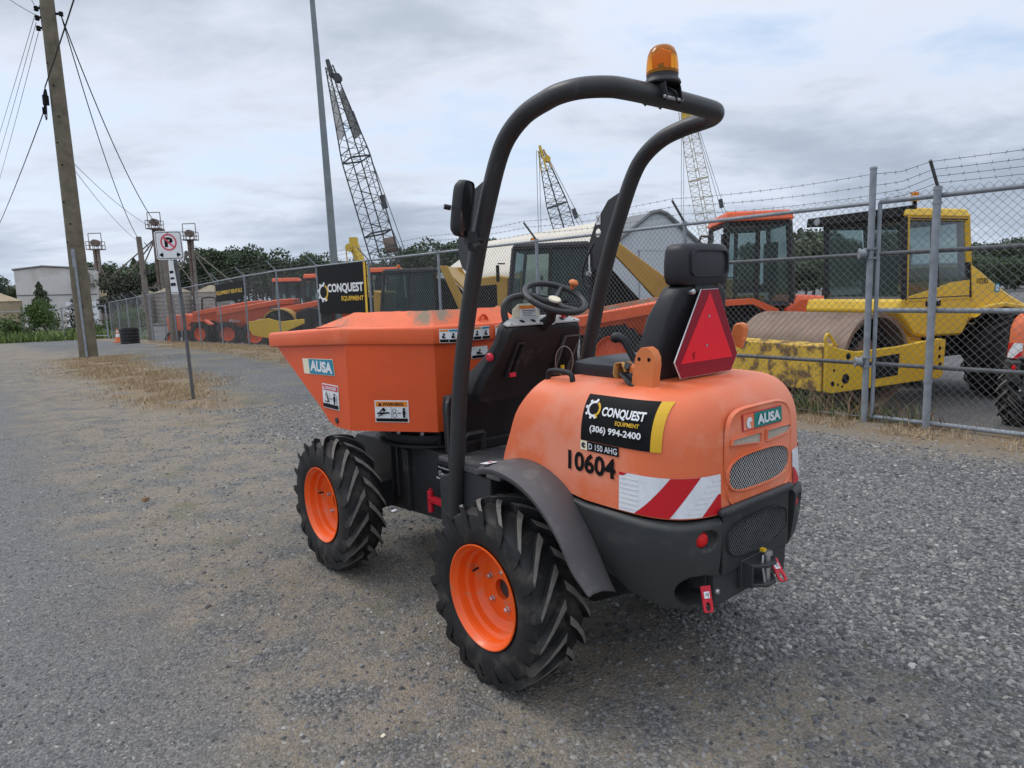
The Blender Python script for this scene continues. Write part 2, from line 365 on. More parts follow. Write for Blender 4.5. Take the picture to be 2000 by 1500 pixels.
    moss = math_(t, 'MULTIPLY', math_(t, 'MULTIPLY', ramp(t, noise(t, c, 1.7, 5, .7), [(.56, 0.), (.68, .75)]), ramp(t, fine, [(.4, .2), (.6, 1.)])), band(S, 3.4, 7.0, .5, .5))
    col = mixc(t, moss, col, (.115, .118, .045))
    t.links.new(col, b.inputs['Base Color']); b.inputs['Roughness'].default_value = .92; b.inputs['Specular IOR Level'].default_value = .25
    hh = math_(t, 'ADD', math_(t, 'MULTIPLY', v1.outputs['Distance'], -.9), math_(t, 'ADD', math_(t, 'MULTIPLY', v2.outputs['Distance'], -.6), math_(t, 'MULTIPLY', fine, .5)))
    bn = nd(t, 'ShaderNodeBump', Strength=.75, Distance=.012); t.links.new(hh, bn.inputs['Height']); t.links.new(bn.outputs[0], b.inputs['Normal'])
    return m
M['ground'] = ground_mat()
tag(bulk('ground', V, F, 'ground', smooth=True), kind='structure')

# crushed stones lying on top, each a small jagged octahedron with its own grey
def noise2(x, y):
    return .5+.25*np.sin(x*1.7+np.sin(y*2.3)*1.4)+.25*np.sin(y*1.9-x*1.1+np.sin(x*3.1))
def st(x, y): q = (x-FA[0])*FN[0]+(y-FA[1])*FN[1]; return -q, (x-FA[0])*FD[0]+(y-FA[1])*FD[1]
NS = 190000
r_ = .95+RNG.random(NS)**1.15*9.5; a_ = R(90)+R(43)*(RNG.random(NS)*2-1)
x_ = r_*np.cos(a_); y_ = r_*np.sin(a_); s_, t_ = st(x_, y_); wb = (noise2(x_, y_)-.5)*1.3
keep = np.where((s_+wb > 5.3) & (s_+wb < 7.3), .20, np.where(s_+wb >= 7.3, .62, np.where(s_ < .9, .12, .95)))
k_ = (RNG.random(NS) < keep) & (s_ > -.6); x_, y_, r_, s_ = x_[k_], y_[k_], r_[k_], s_[k_]; n_ = len(x_)
sz = (.0046+.0085*RNG.random(n_)**2.6)*(1+.03*r_)*np.where(s_ > 7., .52, np.where(s_ > 5.6, .8, 1.))
oct_ = np.array([[math.cos(2*PI*k/6), math.sin(2*PI*k/6), 0] for k in range(6)]+[[.62*math.cos(2*PI*k/3+.5), .62*math.sin(2*PI*k/3+.5), .62] for k in range(3)])
of = np.array([[6, 7, 8], [0, 1, 6], [1, 2, 6], [2, 7, 6], [2, 3, 7], [3, 4, 7], [4, 8, 7], [4, 5, 8], [5, 0, 8], [0, 6, 8]])
J = oct_[None]*(.75+.5*RNG.random((n_, 9, 1)))+(RNG.random((n_, 9, 3))-.5)*.42
J *= sz[:, None, None]*np.stack([1+.5*RNG.random(n_), .8+.4*RNG.random(n_), .75+.45*RNG.random(n_)], -1)[:, None, :]
an = RNG.random(n_)*6.28; ca, sa = np.cos(an)[:, None], np.sin(an)[:, None]
V = np.stack([J[..., 0]*ca-J[..., 1]*sa+x_[:, None], J[..., 0]*sa+J[..., 1]*ca+y_[:, None], J[..., 2]+ground_z(x_, y_)[:, None]], -1).reshape(-1, 3)
F = (np.arange(n_)[:, None, None]*9+of[None]).reshape(-1, 3)
def stone_mat():
    m = bpy.data.materials.new('crushed stone'); m.use_nodes = True; t = m.node_tree; b = t.nodes['Principled BSDF']
    a = nd(t, 'ShaderNodeAttribute'); a.attribute_name = 'tone'
    c = ramp(t, a.outputs['Fac'], [(0, (0.061, 0.062, 0.064)), (.4, (0.149, 0.151, 0.152)), (.8, (0.237, 0.233, 0.226)), (.97, (0.297, 0.281, 0.253)), (1, (0.440, 0.424, 0.396))])
    t.links.new(c, b.inputs['Base Color']); b.inputs['Roughness'].default_value = .85; b.inputs['Specular IOR Level'].default_value = .3; return m
M['stone'] = stone_mat()
o = bulk('gravel', V, F, 'stone'); tag(o, 'loose grey crushed stone covering the lot', 'gravel', kind='stuff')
at = o.data.attributes.new('tone', 'FLOAT', 'POINT'); at.data.foreach_set('value', np.repeat(RNG.random(n_).astype(np.float32), 9))

def blades(name, pts, h, wd, mats, label, cat, lean=.5):
    """thin grass blades rooted at pts"""
    n = len(pts); a = RNG.random(n)*6.28; tilt = (RNG.random(n)**1.5)*lean*2; hh = h*(.4+.9*RNG.random(n)); b = RNG.random(n)*6.28
    u = np.stack([np.cos(a), np.sin(a), 0*a], -1)*(wd*(.6+.8*RNG.random(n)))[:, None]
    d = np.stack([np.cos(b)*np.sin(tilt), np.sin(b)*np.sin(tilt), np.cos(tilt)], -1)
    p = np.asarray(pts); md_ = p+d*(hh*.55)[:, None]; d2 = d+np.stack([np.cos(b), np.sin(b), -.35+0*b], -1)*.45; tip = md_+d2*(hh*.5)[:, None]
    V = np.stack([p-u, p+u, md_+u*.7, md_-u*.7, tip], 1).reshape(-1, 3); o_ = np.arange(n)[:, None]*5
    F = np.concatenate([o_+np.array([0, 1, 2]), o_+np.array([0, 2, 3]), o_+np.array([3, 2, 4])], 0)
    mi = np.tile(RNG.integers(0, len(mats), n), 3)
    return tag(bulk(name, V, F, mats, mi=mi), label, cat, kind='stuff')
M['straw1'] = mat('dry straw', (.40, .29, .16), .8, var=.2); M['straw2'] = mat('brown straw', (.25, .155, .085), .8, var=.2); M['straw3'] = mat('pale straw', (.50, .42, .28), .8, var=.2)
M['grass1'] = mat('grass green', (.10, .15, .035), .7, var=.25); M['grass2'] = mat('dark weed green', (.05, .085, .022), .7, var=.25); M['grass3'] = mat('light weed green', (.17, .235, .055), .7, var=.2)
def strip(n, t0, t1, s0, s1, clump=.5):
    t = t0+(t1-t0)*RNG.random(n*3); s = s0+(s1-s0)*RNG.random(n*3); p = FA[None]+FD[None]*t[:, None]-FN[None]*s[:, None]
    k = noise2(p[:, 0]*2.4, p[:, 1]*2.4)+.25*RNG.random(n*3) > clump+.12; p = p[k][:n]
    return np.column_stack([p, ground_z(p[:, 0], p[:, 1])])
def gstrip(n, t0, t1, sm, sd):
    t = t0+(t1-t0)*RNG.random(n*3)**.9; s = sm+.25*np.sin(t*.9)+RNG.normal(0, sd, n*3)*(.55+.5*smooth01((t-t0)/4)); p = FA[None]+FD[None]*t[:, None]-FN[None]*s[:, None]
    k = (noise2(p[:, 0]*1.9, p[:, 1]*1.9)+.3*RNG.random(n*3) > .50) & (RNG.random(n*3) < smooth01((t-t0)/3.5)+.05); p = p[k][:n]
    return np.column_stack([p, ground_z(p[:, 0], p[:, 1])])
blades('dry_grass', np.concatenate([strip(9000, -1.5, 9, -.35, .55, .4), strip(14000, 8, 34, -.4, .9, .3), strip(12000, 11, 27, .3, 1.9, .45), gstrip(36000, 7.2, 20.5, 4.95, .50)]), .07, .0032, ['straw1', 'straw2', 'straw3'], 'dry straw coloured grass along the fence foot and roadside', 'grass', .8)
wl = []
for t0, n0, h0 in ((1.35, 260, .5), (1.9, 120, .35), (.75, 150, .25), (2.9, 160, .3), (.2, 90, .22), (6.3, 120, .3)):
    t = t0+RNG.normal(0, .16, n0); s = -.15+RNG.normal(0, .12, n0); p = FA[None]+FD[None]*t[:, None]-FN[None]*s[:, None]; wl.append(np.column_stack([p, ground_z(p[:, 0], p[:, 1])]))
blades('weeds', np.concatenate(wl), .28, .006, ['straw1', 'grass2', 'grass1', 'straw2'], 'straggly dry weeds growing through the fence foot', 'weeds', .5)
# ---------------------------------------------------------------- the orange site dumper
DP = thing('site_dumper', 'orange site dumper with bare roll bar and amber beacon parked on the gravel in front', 'dumper', (.384, 3.063, 0), R(129.6))
def tyre_mb(Rt=.382, hw=.132, rb=.213, nl=18, lug=.03, worn=True, seg=72):
    b = MB(); Rc = Rt-lug
    half = [(.86*hw, rb), (.95*hw, rb+.02*Rt/.38), (hw, rb+.45*(Rc-rb)), (.985*hw, rb+.72*(Rc-rb)), (.93*hw, rb+.9*(Rc-rb)), (.8*hw, Rc-.006), (.4*hw, Rc), (0, Rc+.001)]
    b.lathe(half+[(-y, r) for y, r in half[-2::-1]], n=seg)
    da = R(24)
    for sgn in (1, -1):
        for k in range(nl):
            a0 = 2*PI*(k+(.5 if sgn < 0 else 0))/nl
            st_ = []   # stations: y, top radius, base radius, angle offset, half width (arc metres)
            for q in (0, .3, .62, .9, 1.0):
                y = (.05+.93*q)*hw; st_.append((y, Rt-.012*q**3, Rc-.012, -da*(.62*q+.38*q*q), (.0185-.006*q)*Rt/.38))
            st_.append((1.02*hw, Rc-.018, Rc-.05, -da*1.10, .017)); st_.append((1.005*hw, Rc-.055, Rc-.075, -da*1.2, .010))
            V = []; F = []; mi = []
            for y, rt_, rb_, a, wd in st_:
                for dr, w_ in ((rb_, wd*1.3), (rt_, wd), (rt_, -wd), (rb_, -wd*1.3)):
                    th = a0+a+w_/Rt; V.append((dr*math.sin(th), sgn*y, dr*math.cos(th)))
            for i in range(len(st_)-1):
                o = i*4; F += [(o, o+1, o+5, o+4), (o+1, o+2, o+6, o+5), (o+2, o+3, o+7, o+6)]; mi += [0, 1 if (worn and i < 4) else 0, 0]
            e = (len(st_)-1)*4; F += [(0, 3, 2, 1), (e, e+1, e+2, e+3)]; mi += [0, 0]
            b.add(V, F, mi)
    return b
def rim_mb(k=1., hub=.043):
    b = MB(); P = [(-.118, .207), (-.118, .216), (-.108, .205), (-.09, .19), (.03, .178), (.05, .186), (.092, .190), (.104, .199), (.113, .207), (.119, .216), (.124, .216), (.125, .2115), (.118, .2065), (.110, .202), (.100, .192), (.066, .186), (.056, .172), (.030, .168), (.022, .158), (.012, .150), (.006, .135), (.010, .115), (.012, .080), (.012, hub), (-.03, hub)]
    b.lathe([(y, r*k) for y, r in P], n=64); return b
def hub_mb(nb=5):
    b = MB(); b.lathe([(-.03, .044), (-.012, .044), (-.01, .03), (-.012, 0)], n=24, mi=0)
    for k in range(nb):
        a = 2*PI*k/nb+.5; c = (.083*math.cos(a), .012, .083*math.sin(a))
        b.lathe([(0, .014), (.004, .014), (.005, .0095), (.016, .0095), (.019, .006), (.019, 0)], c, n=6, mi=1)
    return b
wheel0 = rim_mb().build('wheel', 'rim', DP, smooth=30)
tyre_mb(hw=.128, nl=18).build('tyre', ['tyre', 'tread'], wheel0, smooth=40, bevel=.0025)
hub_mb().build('hub', ['dark', 'steel'], wheel0)
vb = MB(); vb.tube([(.150, .02, .05), (.145, .04, .05), (.140, .055, .05)], .005, 8); vb.build('tyre_valve', 'black', wheel0)
wheel0.location = (0, .575, .356)
for x, y, z, ry in ((1.5, .575, .402, 10), (0, -.575, .36, 25), (1.5, -.575, .402, 40)):
    c = copy_tree(wheel0, DP); c.location = (x, y+(.017*math.copysign(1, y) if x > 1 else 0), z); c.scale = (1, .87 if x > 1 else 1, 1); c.rotation_euler = (0, R(ry), 0 if y > 0 else PI)

# frames
b = MB()
b.prism([(.80, .36), (.80, .72), (1.15, .735), (1.85, .70), (1.95, .62), (1.9, .40), (1.55, .30), (1.2, .33)], -.27, .27)
b.box((1.5, 0, .40), (.16, .90, .16)); b.box((1.22, .285, .52), (.05, .03, .36)); b.box((1.22, -.285, .52), (.05, .03, .36))
for dx in (0, .07): b.box((1.335+dx, .278, .55), (.012, .02, .30))
b.build('front_frame', 'dark', DP, bevel=.01)
b = MB(); b.prism([(.66, .30), (.66, .70), (-.70, .70), (-.76, .60), (-.76, .50), (-.5, .42), (-.2, .26)], -.26, .26); b.box((0, 0, .36), (.16, .95, .15))
b.prism([(.72, .40), (.72, .66), (.50, .74), (.30, .74), (.30, .40)], .26, .40); b.prism([(.72, .40), (.72, .66), (.50, .74), (.30, .74), (.30, .40)], -.40, -.26)
b.build('rear_frame', 'dark', DP, bevel=.01)
b = MB(); b.lathe([(.30, .09), (.62, .09)], (.73, 0, 0), 'z', 20); b.box((.73, 0, .36), (.2, .3, .05)); b.box((.73, 0, .60), (.2, .3, .05)); b.build('articulation_joint', 'void', DP)
b = MB()
for z0, z1, r in ((.735, .75, .39), (.75, .772, .34), (.772, .80, .37), (.80, .845, .30)): b.lathe([(z0, 0), (z0, r), (z1, r), (z1, 0)], (1.28, 0, 0), 'z', 48)
for k in range(14):
    a = 2*PI*k/14; b.lathe([(.80, .014), (.818, .014), (.818, 0)], (1.28+.345*math.cos(a), .345*math.sin(a), 0), 'z', 6, mi=1)
b.box((1.02, .12, .80), (.12, .2, .10))
b.build('turntable', ['black', 'steel'], DP, smooth=30)
b = MB(); b.tube([(.905, .335, .487), (.62, .335, .487)], .014, 6); b.box((.77, .335, .487), (.29, .035, .028)); b.lathe([(.415, .017), (.53, .017), (.53, 0)], (.91, .335, 0), 'z', 14); b.lathe([(.53, .006), (.545, .006), (.545, 0)], (.91, .335, 0), 'z', 8)
b.build('articulation_lock_bar', 'red', DP, bevel=.003)

# skip
def skip():
    o = MB(); zb, zr = .85, 1.315
    side = [(1.26, .6, zb), (1.44, .6, zb-.002), (1.52, .6, zb+.02), (1.60, .6, zb+.075), (2.22, .6, 1.262), (1.26, .6, zr)]
    sd_ = lambda s: [(x, s*y, z) for x, y, z in side]
    for s in (1, -1):
        o.add(sd_(s), [[0, 1, 2, 3, 4, 5]]); o.add([(1.26, s*.6, zb), (1.26, s*.6, zr), (.86, s*.3, zr), (.86, s*.3, zb)], [[0, 1, 2, 3]])
    o.add([(.86, .3, zb), (.86, -.3, zb), (.86, -.3, zr), (.86, .3, zr)], [[0, 1, 2, 3]])
    o.add([(1.26, .6, zb), (1.44, .6, zb-.002), (1.44, -.6, zb-.002), (1.26, -.6, zb), (.86, -.3, zb), (.86, .3, zb)], [[0, 1, 2, 3, 4, 5]])
    for i in range(1, 4): a, c = side[i], side[i+1]; o.add([a, c, (c[0], -c[1], c[2]), (a[0], -a[1], a[2])], [[0, 1, 2, 3]])
    body = o.build('skip', 'skip', DP, smooth=0)
    # rolled rim: outer band, then a ledge in to the mouth
    pl = [(2.30, .62), (1.27, .62), (.845, .31), (.845, -.31), (1.27, -.62), (2.30, -.62)]
    pz = [(1.262, 1.352), (1.318, 1.410), (1.312, 1.405), (1.312, 1.405), (1.318, 1.410), (1.262, 1.352)]
    inn = [(2.26, .55), (1.30, .55), (.91, .265), (.91, -.265), (1.30, -.55), (2.26, -.55)]
    b_ = MB(); rows = []
    for j, (p, z, q) in enumerate(zip(pl, pz, inn)):
        d = lambda t, zz: (p[0]+(q[0]-p[0])*t, p[1]+(q[1]-p[1])*t, zz)
        rows.append([d(.35, z[0]-.004), d(0, z[0]), d(-.06, z[0]+.03), d(-.02, z[1]-.012), d(.14, z[1]), d(1, z[1]+.004), d(1.25, z[1]-.05)])
    b_.grid(rows, 0, False); fr = rows[0]; b_.grid([rows[-1], rows[0]], 0)
    b_.build('skip_rim', 'skiprim', body, bevel=.006, smooth=50)
    g = MB()
    P = [((1.64, .595), (1.64, .585), 1.397, 1.398), ((1.30, .60), (1.33, .50), 1.411, 1.482), ((.88, .285), (.965, .235), 1.407, 1.484), ((.88, -.285), (.965, -.235), 1.407, 1.484), ((1.30, -.60), (1.33, -.50), 1.411, 1.482), ((1.64, -.595), (1.64, -.585), 1.397, 1.398)]
    rows = []
    for i in range(len(P)-1):
        n = 14 if i != 2 else 10
        for k in range(n+(i == len(P)-2)):
            t = k/n; L2 = lambda a, c: tuple(a[j]*(1-t)+c[j]*t for j in range(len(a)))
            lo, hi = L2(P[i][0], P[i+1][0]), L2(P[i][1], P[i+1][1]); z0 = P[i][2]*(1-t)+P[i+1][2]*t; z1 = P[i][3]*(1-t)+P[i+1][3]*t
            z1 += random.uniform(-.0022, .0012) if .02 < t < .98 else 0
            m_ = lambda f: (lo[0]+(hi[0]-lo[0])*f, lo[1]+(hi[1]-lo[1])*f, z0+(z1-z0)*f)
            rows.append([m_(0), m_(.5), m_(1), (hi[0]+(hi[0]-lo[0])*.1, hi[1]+(hi[1]-lo[1])*.1, z1-.03)])
    g.grid(rows); g.build('splash_guard', 'mud', body, smooth=20)
    ins = MB(); up_ = [(2.27, .575), (1.27, .575), (.885, .285), (.885, -.285), (1.27, -.575), (2.27, -.575)]; lo = [(1.6, .56), (1.28, .56), (.9, .28), (.9, -.28), (1.28, -.56), (1.6, -.56)]
    zu = [1.27, 1.40, 1.40, 1.40, 1.40, 1.27]; zl = [.93, .88, .88, .88, .88, .93]
    ins.grid([[(p[0], p[1], z) for p, z in zip(up_, zu)], [(p[0], p[1], z) for p, z in zip(lo, zl)]], close=True); ins.add([(p[0], p[1], z) for p, z in zip(lo, zl)], [[0, 1, 2, 3, 4, 5]])
    ins.build('skip_lining', 'skipin', body, smooth=0)
    e = MB(); e.tube(lerp_path([(.895, -.02, 1.405), (.895, -.027, 1.432), (.895, -.05, 1.448), (.895, -.073, 1.432), (.895, -.08, 1.405)], 3), .009, 8); e.build('lifting_eye', 'skip', body)
    e = MB(); e.lathe([(.6, .017), (.606, .017), (.607, 0)], (1.417, 0, .887), 'y', 14); e.build('pin_head', 'dark', body)
    sl = plane_surf((0, .6, 0), (-1, 0, 0), (0, 0, 1), (0, 1, 0)); T = lambda x, z: (-x, z)
    # maker's plate: cream edge with teal field
    decal('maker_plate', body, sl, [('quad', 0, T(1.82, 1.123), T(1.404, 1.137), T(1.42, 1.230), T(1.835, 1.212)), ('quad', 1, T(1.735, 1.128), T(1.41, 1.139), T(1.424, 1.226), T(1.745, 1.213)),
          ('text', 2, 'AUSA', -1.722, 1.146, -1.43, 1.210, .045)], ['cream', 'teal', 'white'])
    x0, x1, z0, z1 = -1.58, -1.375, .945, 1.085
    decal('danger_sticker', body, sl, [('rect', 0, x0, z0, x1, z1), ('rect', 1, x0+.008, z1-.036, x1-.008, z1-.006), ('text', 0, 'DANGER', x0+.04, z1-.031, x1-.02, z1-.011, .03), ('poly', 0, [(x0+.014, z1-.031), (x0+.034, z1-.031), (x0+.024, z1-.012)]),
          ('rect', 2, x0+.008, z0+.006, x1-.008, z0+.028), ('poly', 2, [(x0+.03, z0+.038), (x0+.085, z0+.038), (x0+.058, z0+.098)]), ('poly', 0, [(x0+.040, z0+.044), (x0+.075, z0+.044), (x0+.058, z0+.084)]),
          ('rect', 2, x0+.103, z0+.04, x0+.107, z0+.09), ('rect', 2, x0+.115, z0+.058, x0+.14, z0+.064), ('ring', 2, x0+.172, z0+.088, 0, .009, 0, 360), ('quad', 2, (x0+.158, z0+.05), (x0+.186, z0+.05), (x0+.186, z0+.078), (x0+.158, z0+.078)), ('rect', 2, x0+.163, z0+.034, x0+.181, z0+.052)], ['white', 'redp', 'ink'])
    c0 = (1.26, .6, 0); ch = plane_surf(c0, (-.8, -.6, 0), (0, 0, 1), (-.6, .8, 0)); x0, x1, z0, z1 = .150, .342, .900, 1.018
    decal('warning_sticker', body, ch, [('rect', 0, x0, z0, x1, z1), ('rect', 1, x0+.006, z1-.034, x1-.006, z1-.006), ('text', 2, 'WARNING', x0+.045, z1-.029, x1-.028, z1-.011, .03), ('poly', 2, [(x0+.02, z1-.029), (x0+.042, z1-.029), (x0+.031, z1-.010)]),
          ('rect', 2, x0+.006, z0+.005, x1-.006, z0+.022), ('rect', 2, x0+.095, z0+.022, x0+.0968, z0+.084), ('quad', 2, (x0+.015, z0+.044), (x0+.085, z0+.048), (x0+.085, z0+.056), (x0+.015, z0+.054)), ('quad', 2, (x0+.02, z0+.03), (x0+.05, z0+.044), (x0+.05, z0+.05), (x0+.018, z0+.035)), ('quad', 2, (x0+.035, z0+.056), (x0+.06, z0+.078), (x0+.052, z0+.081), (x0+.028, z0+.058)), ('ring', 2, x0+.057, z0+.067, 0, .008, 0, 360),
          ('ring', 2, x0+.115, z0+.064, .009, .012, 0, 360), ('ring', 2, x0+.117, z0+.040, .010, .013, 0, 360), ('rect', 2, x0+.135, z0+.05, x0+.155, z0+.055), ('ring', 2, x0+.172, z0+.074, 0, .007, 0, 360), ('rect', 2, x0+.164, z0+.045, x0+.180, z0+.067), ('rect', 2, x0+.166, z0+.028, x0+.178, z0+.046)], ['white', 'orangep', 'ink'])
    cb = plane_surf((1.26-.6*.033, .6+.8*.033, 0), (-.8, -.6, 0), (0, 0, 1), (-.6, .8, 0)); bk = plane_surf((.839, 0, 0), (0, -1, 0), (0, 0, 1), (-1, 0, 0))
    def picto(x0, x1, z0, z1, n):
        it = [('rect', 0, x0, z0, x1, z1)]; w_ = (x1-x0)/n
        for i in range(n):
            a = x0+w_*i; it += [('rect', 1 if i else 2, a+.003, z1-.012, a+w_-.002, z1-.003), ('rect', 3, a+.003, z0+.003, a+w_-.002, z0+.018), ('ring', 3, a+w_*.5, z0+.043, 0, .006, 0, 360), ('quad', 3, (a+w_*.3, z0+.024), (a+w_*.7, z0+.024), (a+w_*(.45+.1*(i % 2)), z0+.036), (a+w_*.3, z0+.038))]
        return it
    decal('instruction_sticker', body, cb, picto(.545, .70, 1.322, 1.392, 3), ['white', 'teal', 'orangep', 'ink'], h0=.006)
    decal('instruction_sticker', body, bk, picto(-.068, .042, 1.318, 1.388, 2), ['white', 'teal', 'orangep', 'ink'], h0=.006)
    decal('instruction_sticker', body, bk, picto(.085, .24, 1.318, 1.388, 3), ['white', 'teal', 'orangep', 'ink'], h0=.006)
    bk2 = plane_surf((.86, 0, 0), (0, -1, 0), (0, 0, 1), (-1, 0, 0))
    decal('instruction_sticker', body, bk2, picto(-.065, .045, 1.215, 1.280, 1), ['white', 'white', 'white', 'ink'])
    return body
skip()

# roll bar
RP = [(.53, .72), (.475, 1.13), (.405, 1.42), (.305, 1.73), (.222, 1.93), (.14, 2.10), (.068, 2.188), (-.04, 2.248), (-.16, 2.273), (-.235, 2.280)]
HWR = .42
lp = [(.565, HWR-.005, .42)]+[(x, HWR, z) for x, z in RP]
cor = [(-.235-.165*math.sin(a), HWR-.165*(1-math.cos(a)), 2.282) for a in (R(30), R(60), R(90))]
path = lp+cor+[(-.402, 0, 2.284)]
path = path+[(x, -y, z) for x, y, z in path[-2::-1]]
b = MB(); b.tube(lerp_path(path, 5), .0375, 20); RB = b.build('roll_bar', 'rops', DP, smooth=60)
for s in (1, -1):   # gusset plates with a hole, behind each upright's front
    b = MB(); y0 = s*HWR; P = [(.225, 2.045), (.268, 2.045), (.39, 1.90), (.437, 1.80), (.432, 1.70), (.38, 1.655), (.32, 1.66)]
    cx_, cz_, rr = .372, 1.855, .022; n = 28; hole = [(cx_+rr*math.cos(2*PI*k/n), cz_+rr*math.sin(2*PI*k/n)) for k in range(n)]
    def hit(a):   # outline point seen from the hole along direction a
        d = Vector((math.cos(a), math.sin(a))); best = None
        for i in range(len(P)):
            p, q = Vector(P[i]), Vector(P[(i+1) % len(P)]); e = q-p; den = d.x*e.y-d.y*e.x
            if abs(den) < 1e-9: continue
            w_ = p-Vector((cx_, cz_)); t = (w_.x*e.y-w_.y*e.x)/den; u = (w_.x*d.y-w_.y*d.x)/den
            if t > 0 and -1e-6 <= u <= 1+1e-6 and (best is None or t < best): best = t
        return (cx_+d.x*best, cz_+d.y*best)
    out = [hit(2*PI*k/n) for k in range(n)]; rows = []
    for y, ring in ((y0-.005, out), (y0-.005, hole), (y0+.005, hole), (y0+.005, out), (y0-.005, out)): rows.append([(x, y, z) for x, z in ring])
    b.grid(rows, close=True); b.build('gusset_plate', 'rops', RB)
b = MB(); b.tube(lerp_path([(.36, -HWR+.045, 1.80), (.40, -HWR+.05, 1.74), (.44, -HWR+.05, 1.66), (.435, -HWR+.045, 1.60), (.40, -HWR+.04, 1.575)], 4), .005, 6); b.build('cable', 'black', RB)
b = MB(); b.box((.425, -HWR+.012, 1.70), (.012, .006, .13)); b.lathe([(0, .012), (.02, .012), (.02, 0)], (.425, -HWR+.01, 1.65), 'y', 8); b.build('latch_pin', 'steel', RB)
decal('label', RB, plane_surf((0, -HWR+.0055, 0), (-1, 0, 0), (0, 0, 1), (0, 1, 0)), [('rect', 0, -.378, 1.895, -.348, 1.945), ('quad', 1, (-.374, 1.905), (-.352, 1.935), (-.352, 1.94), (-.374, 1.91)), ('quad', 1, (-.374, 1.935), (-.352, 1.905), (-.352, 1.91), (-.374, 1.94))], ['white', 'ink'])

# beacon on the roll bar
BX, BY = -.412, .058; BZ = -.026
b = MB(); b.lathe([(2.345, 0), (2.345, .066), (2.352, .070), (2.362, .066), (2.368, .060), (2.385, .058), (2.386, 0)], (BX, BY, 0), 'z', 36)
for dy in (-.045, .045):
    b.prism([(BX-.05, 2.345), (BX+.05, 2.345), (BX+.06, 2.29), (BX+.045, 2.275), (BX+.02, 2.30), (BX-.02, 2.30), (BX-.045, 2.275), (BX-.06, 2.29)], BY+dy-.003, BY+dy+.003)
for dx in (-.05, .05): b.tube([(BX+dx, BY-.055, 2.29), (BX+dx, BY+.055, 2.29)], .007, 6, 1)
b.tube(lerp_path([(BX-.02, BY+.02, 2.34), (BX-.06, BY+.0, 2.31), (BX-.05, BY-.02, 2.28)], 4), .005, 6)
b.v = [(x, y, z+BZ) for x, y, z in b.v]; BC = b.build('beacon', ['black', 'steel'], DP, smooth=35, bevel=.002)
b = MB(); b.lathe([(2.384, .060), (2.395, .0605), (2.43, .058), (2.455, .054), (2.474, .046), (2.485, .034), (2.489, .018), (2.490, 0)], (BX, BY, 0), 'z', 40); b.v = [(x, y, z+BZ) for x, y, z in b.v]; b.build('beacon_lens', 'amber', BC, smooth=60)
b = MB(); b.prism([(BX-.028, 2.40), (BX+.028, 2.40), (BX+.03, 2.455), (BX+.0, 2.470), (BX-.03, 2.455)], BY-.006, BY+.006); b.lathe([(2.386, .05), (2.398, .048), (2.40, .012), (2.42, .012), (2.42, 0)], (BX, BY, 0), 'z', 20, 1); b.v = [(x, y, z+BZ) for x, y, z in b.v]; b.build('reflector', ['amberin', 'black'], BC)

# mirror on the left upright
b = MB(); F_ = Matrix.Rotation(R(25), 3, 'Z') @ Matrix.Rotation(R(-9), 3, 'Y'); mc = Vector((.232, .53, 1.915))
pr = [(.055*math.copysign(abs(math.cos(a))**.45, math.cos(a)), .115*math.copysign(abs(math.sin(a))**.45, math.sin(a))) for a in [2*PI*k/28 for k in range(28)]]
def mring(sc_, dx): return [mc+F_ @ Vector((dx, p[0]*sc_, p[1]*(1-(1-sc_)*.5))) for p in pr]
b.grid([mring(.86, -.008), mring(.94, -.014), mring(1., -.006), mring(.97, .02), mring(.7, .04), mring(.1, .045)], close=True)
b.tube([(.25, .50, 1.80), (.25, .45, 1.79), (.26, .40, 1.79)], .012, 8); b.box((.25, .49, 1.80), (.03, .05, .05)); b.tube([(.26, .58, 1.92), (.27, .605, 1.925)], .011, 8); b.tube([(.24, .5, 1.76), (.245, .46, 1.77)], .02, 8)
MR = b.build('side_mirror', 'black', DP, smooth=40)
b = MB(); b.add(mring(.87, -.0085), [list(range(28))]); b.build('mirror_glass', 'mirror', MR)

# engine hood: outline at height z, side by side with a rounded top
HB = [(.13, .845), (.06, .868), (0, .878), (-.06, .872), (-.11, .862), (-.2, .828), (-.28, .797), (-.36, .787), (-.5, .786), (-.8, .785)]
def hb(x): return float(np.interp(-x, [-p[0] for p in HB], [p[1] for p in HB]))
HTOP, RV, RH, RX = 1.215, .225, .13, -.81
HE = 2/4.0
def s_of_y(y): return .5+.5*math.acos((y/.455)**(1/HE))/(PI/2)
def hood_out(s):
    """s: 0 front edge .. 1 rear centre, left side; x, y before the top rounding"""
    if s < .5: k = s/.5; return .13-(.13+.42)*k, .458-.003*k
    a = (s-.5)/.5*PI/2; e = HE
    return -.42-(-RX-.42)*abs(math.sin(a))**e, .455*abs(math.cos(a))**e
def hood_in(z):
    if z <= HTOP-RV: return (z-.78)*.04
    k = min(1, (z-(HTOP-RV))/RV); return .008+RH*(1-math.sqrt(max(0, 1-k**2.5)))
def hood_pt(s, z, extra=0.):
    x, y = hood_out(abs(s)); d = hood_in(z)-extra; f = smooth01(abs(s)/.1)
    hx_ = .455-d; q = hx_/.455 if abs(s) >= .5 else (y-d)/y
    fr = -.40*max(0, z-.86)-.25*max(0, z-1.08)**1.0 if True else 0
    if abs(s) < .5: xx = x+(1-abs(s)/.5)*fr
    else: xx = -.42+(x+.42)*(1-d/(-RX-.42)*1.0)
    return Vector((xx, math.copysign(y*q if y > 1e-6 else 0, s if s else 1), z))
def hood_xz(x, z, h=0.):
    """point on the left flank at given x (solves s), pushed out by h"""
    lo, hi = 0., 1.
    for _ in range(28):
        m_ = (lo+hi)/2
        if hood_pt(m_, z).x > x: lo = m_
        else: hi = m_
    return hood_pt(lo, z, h)
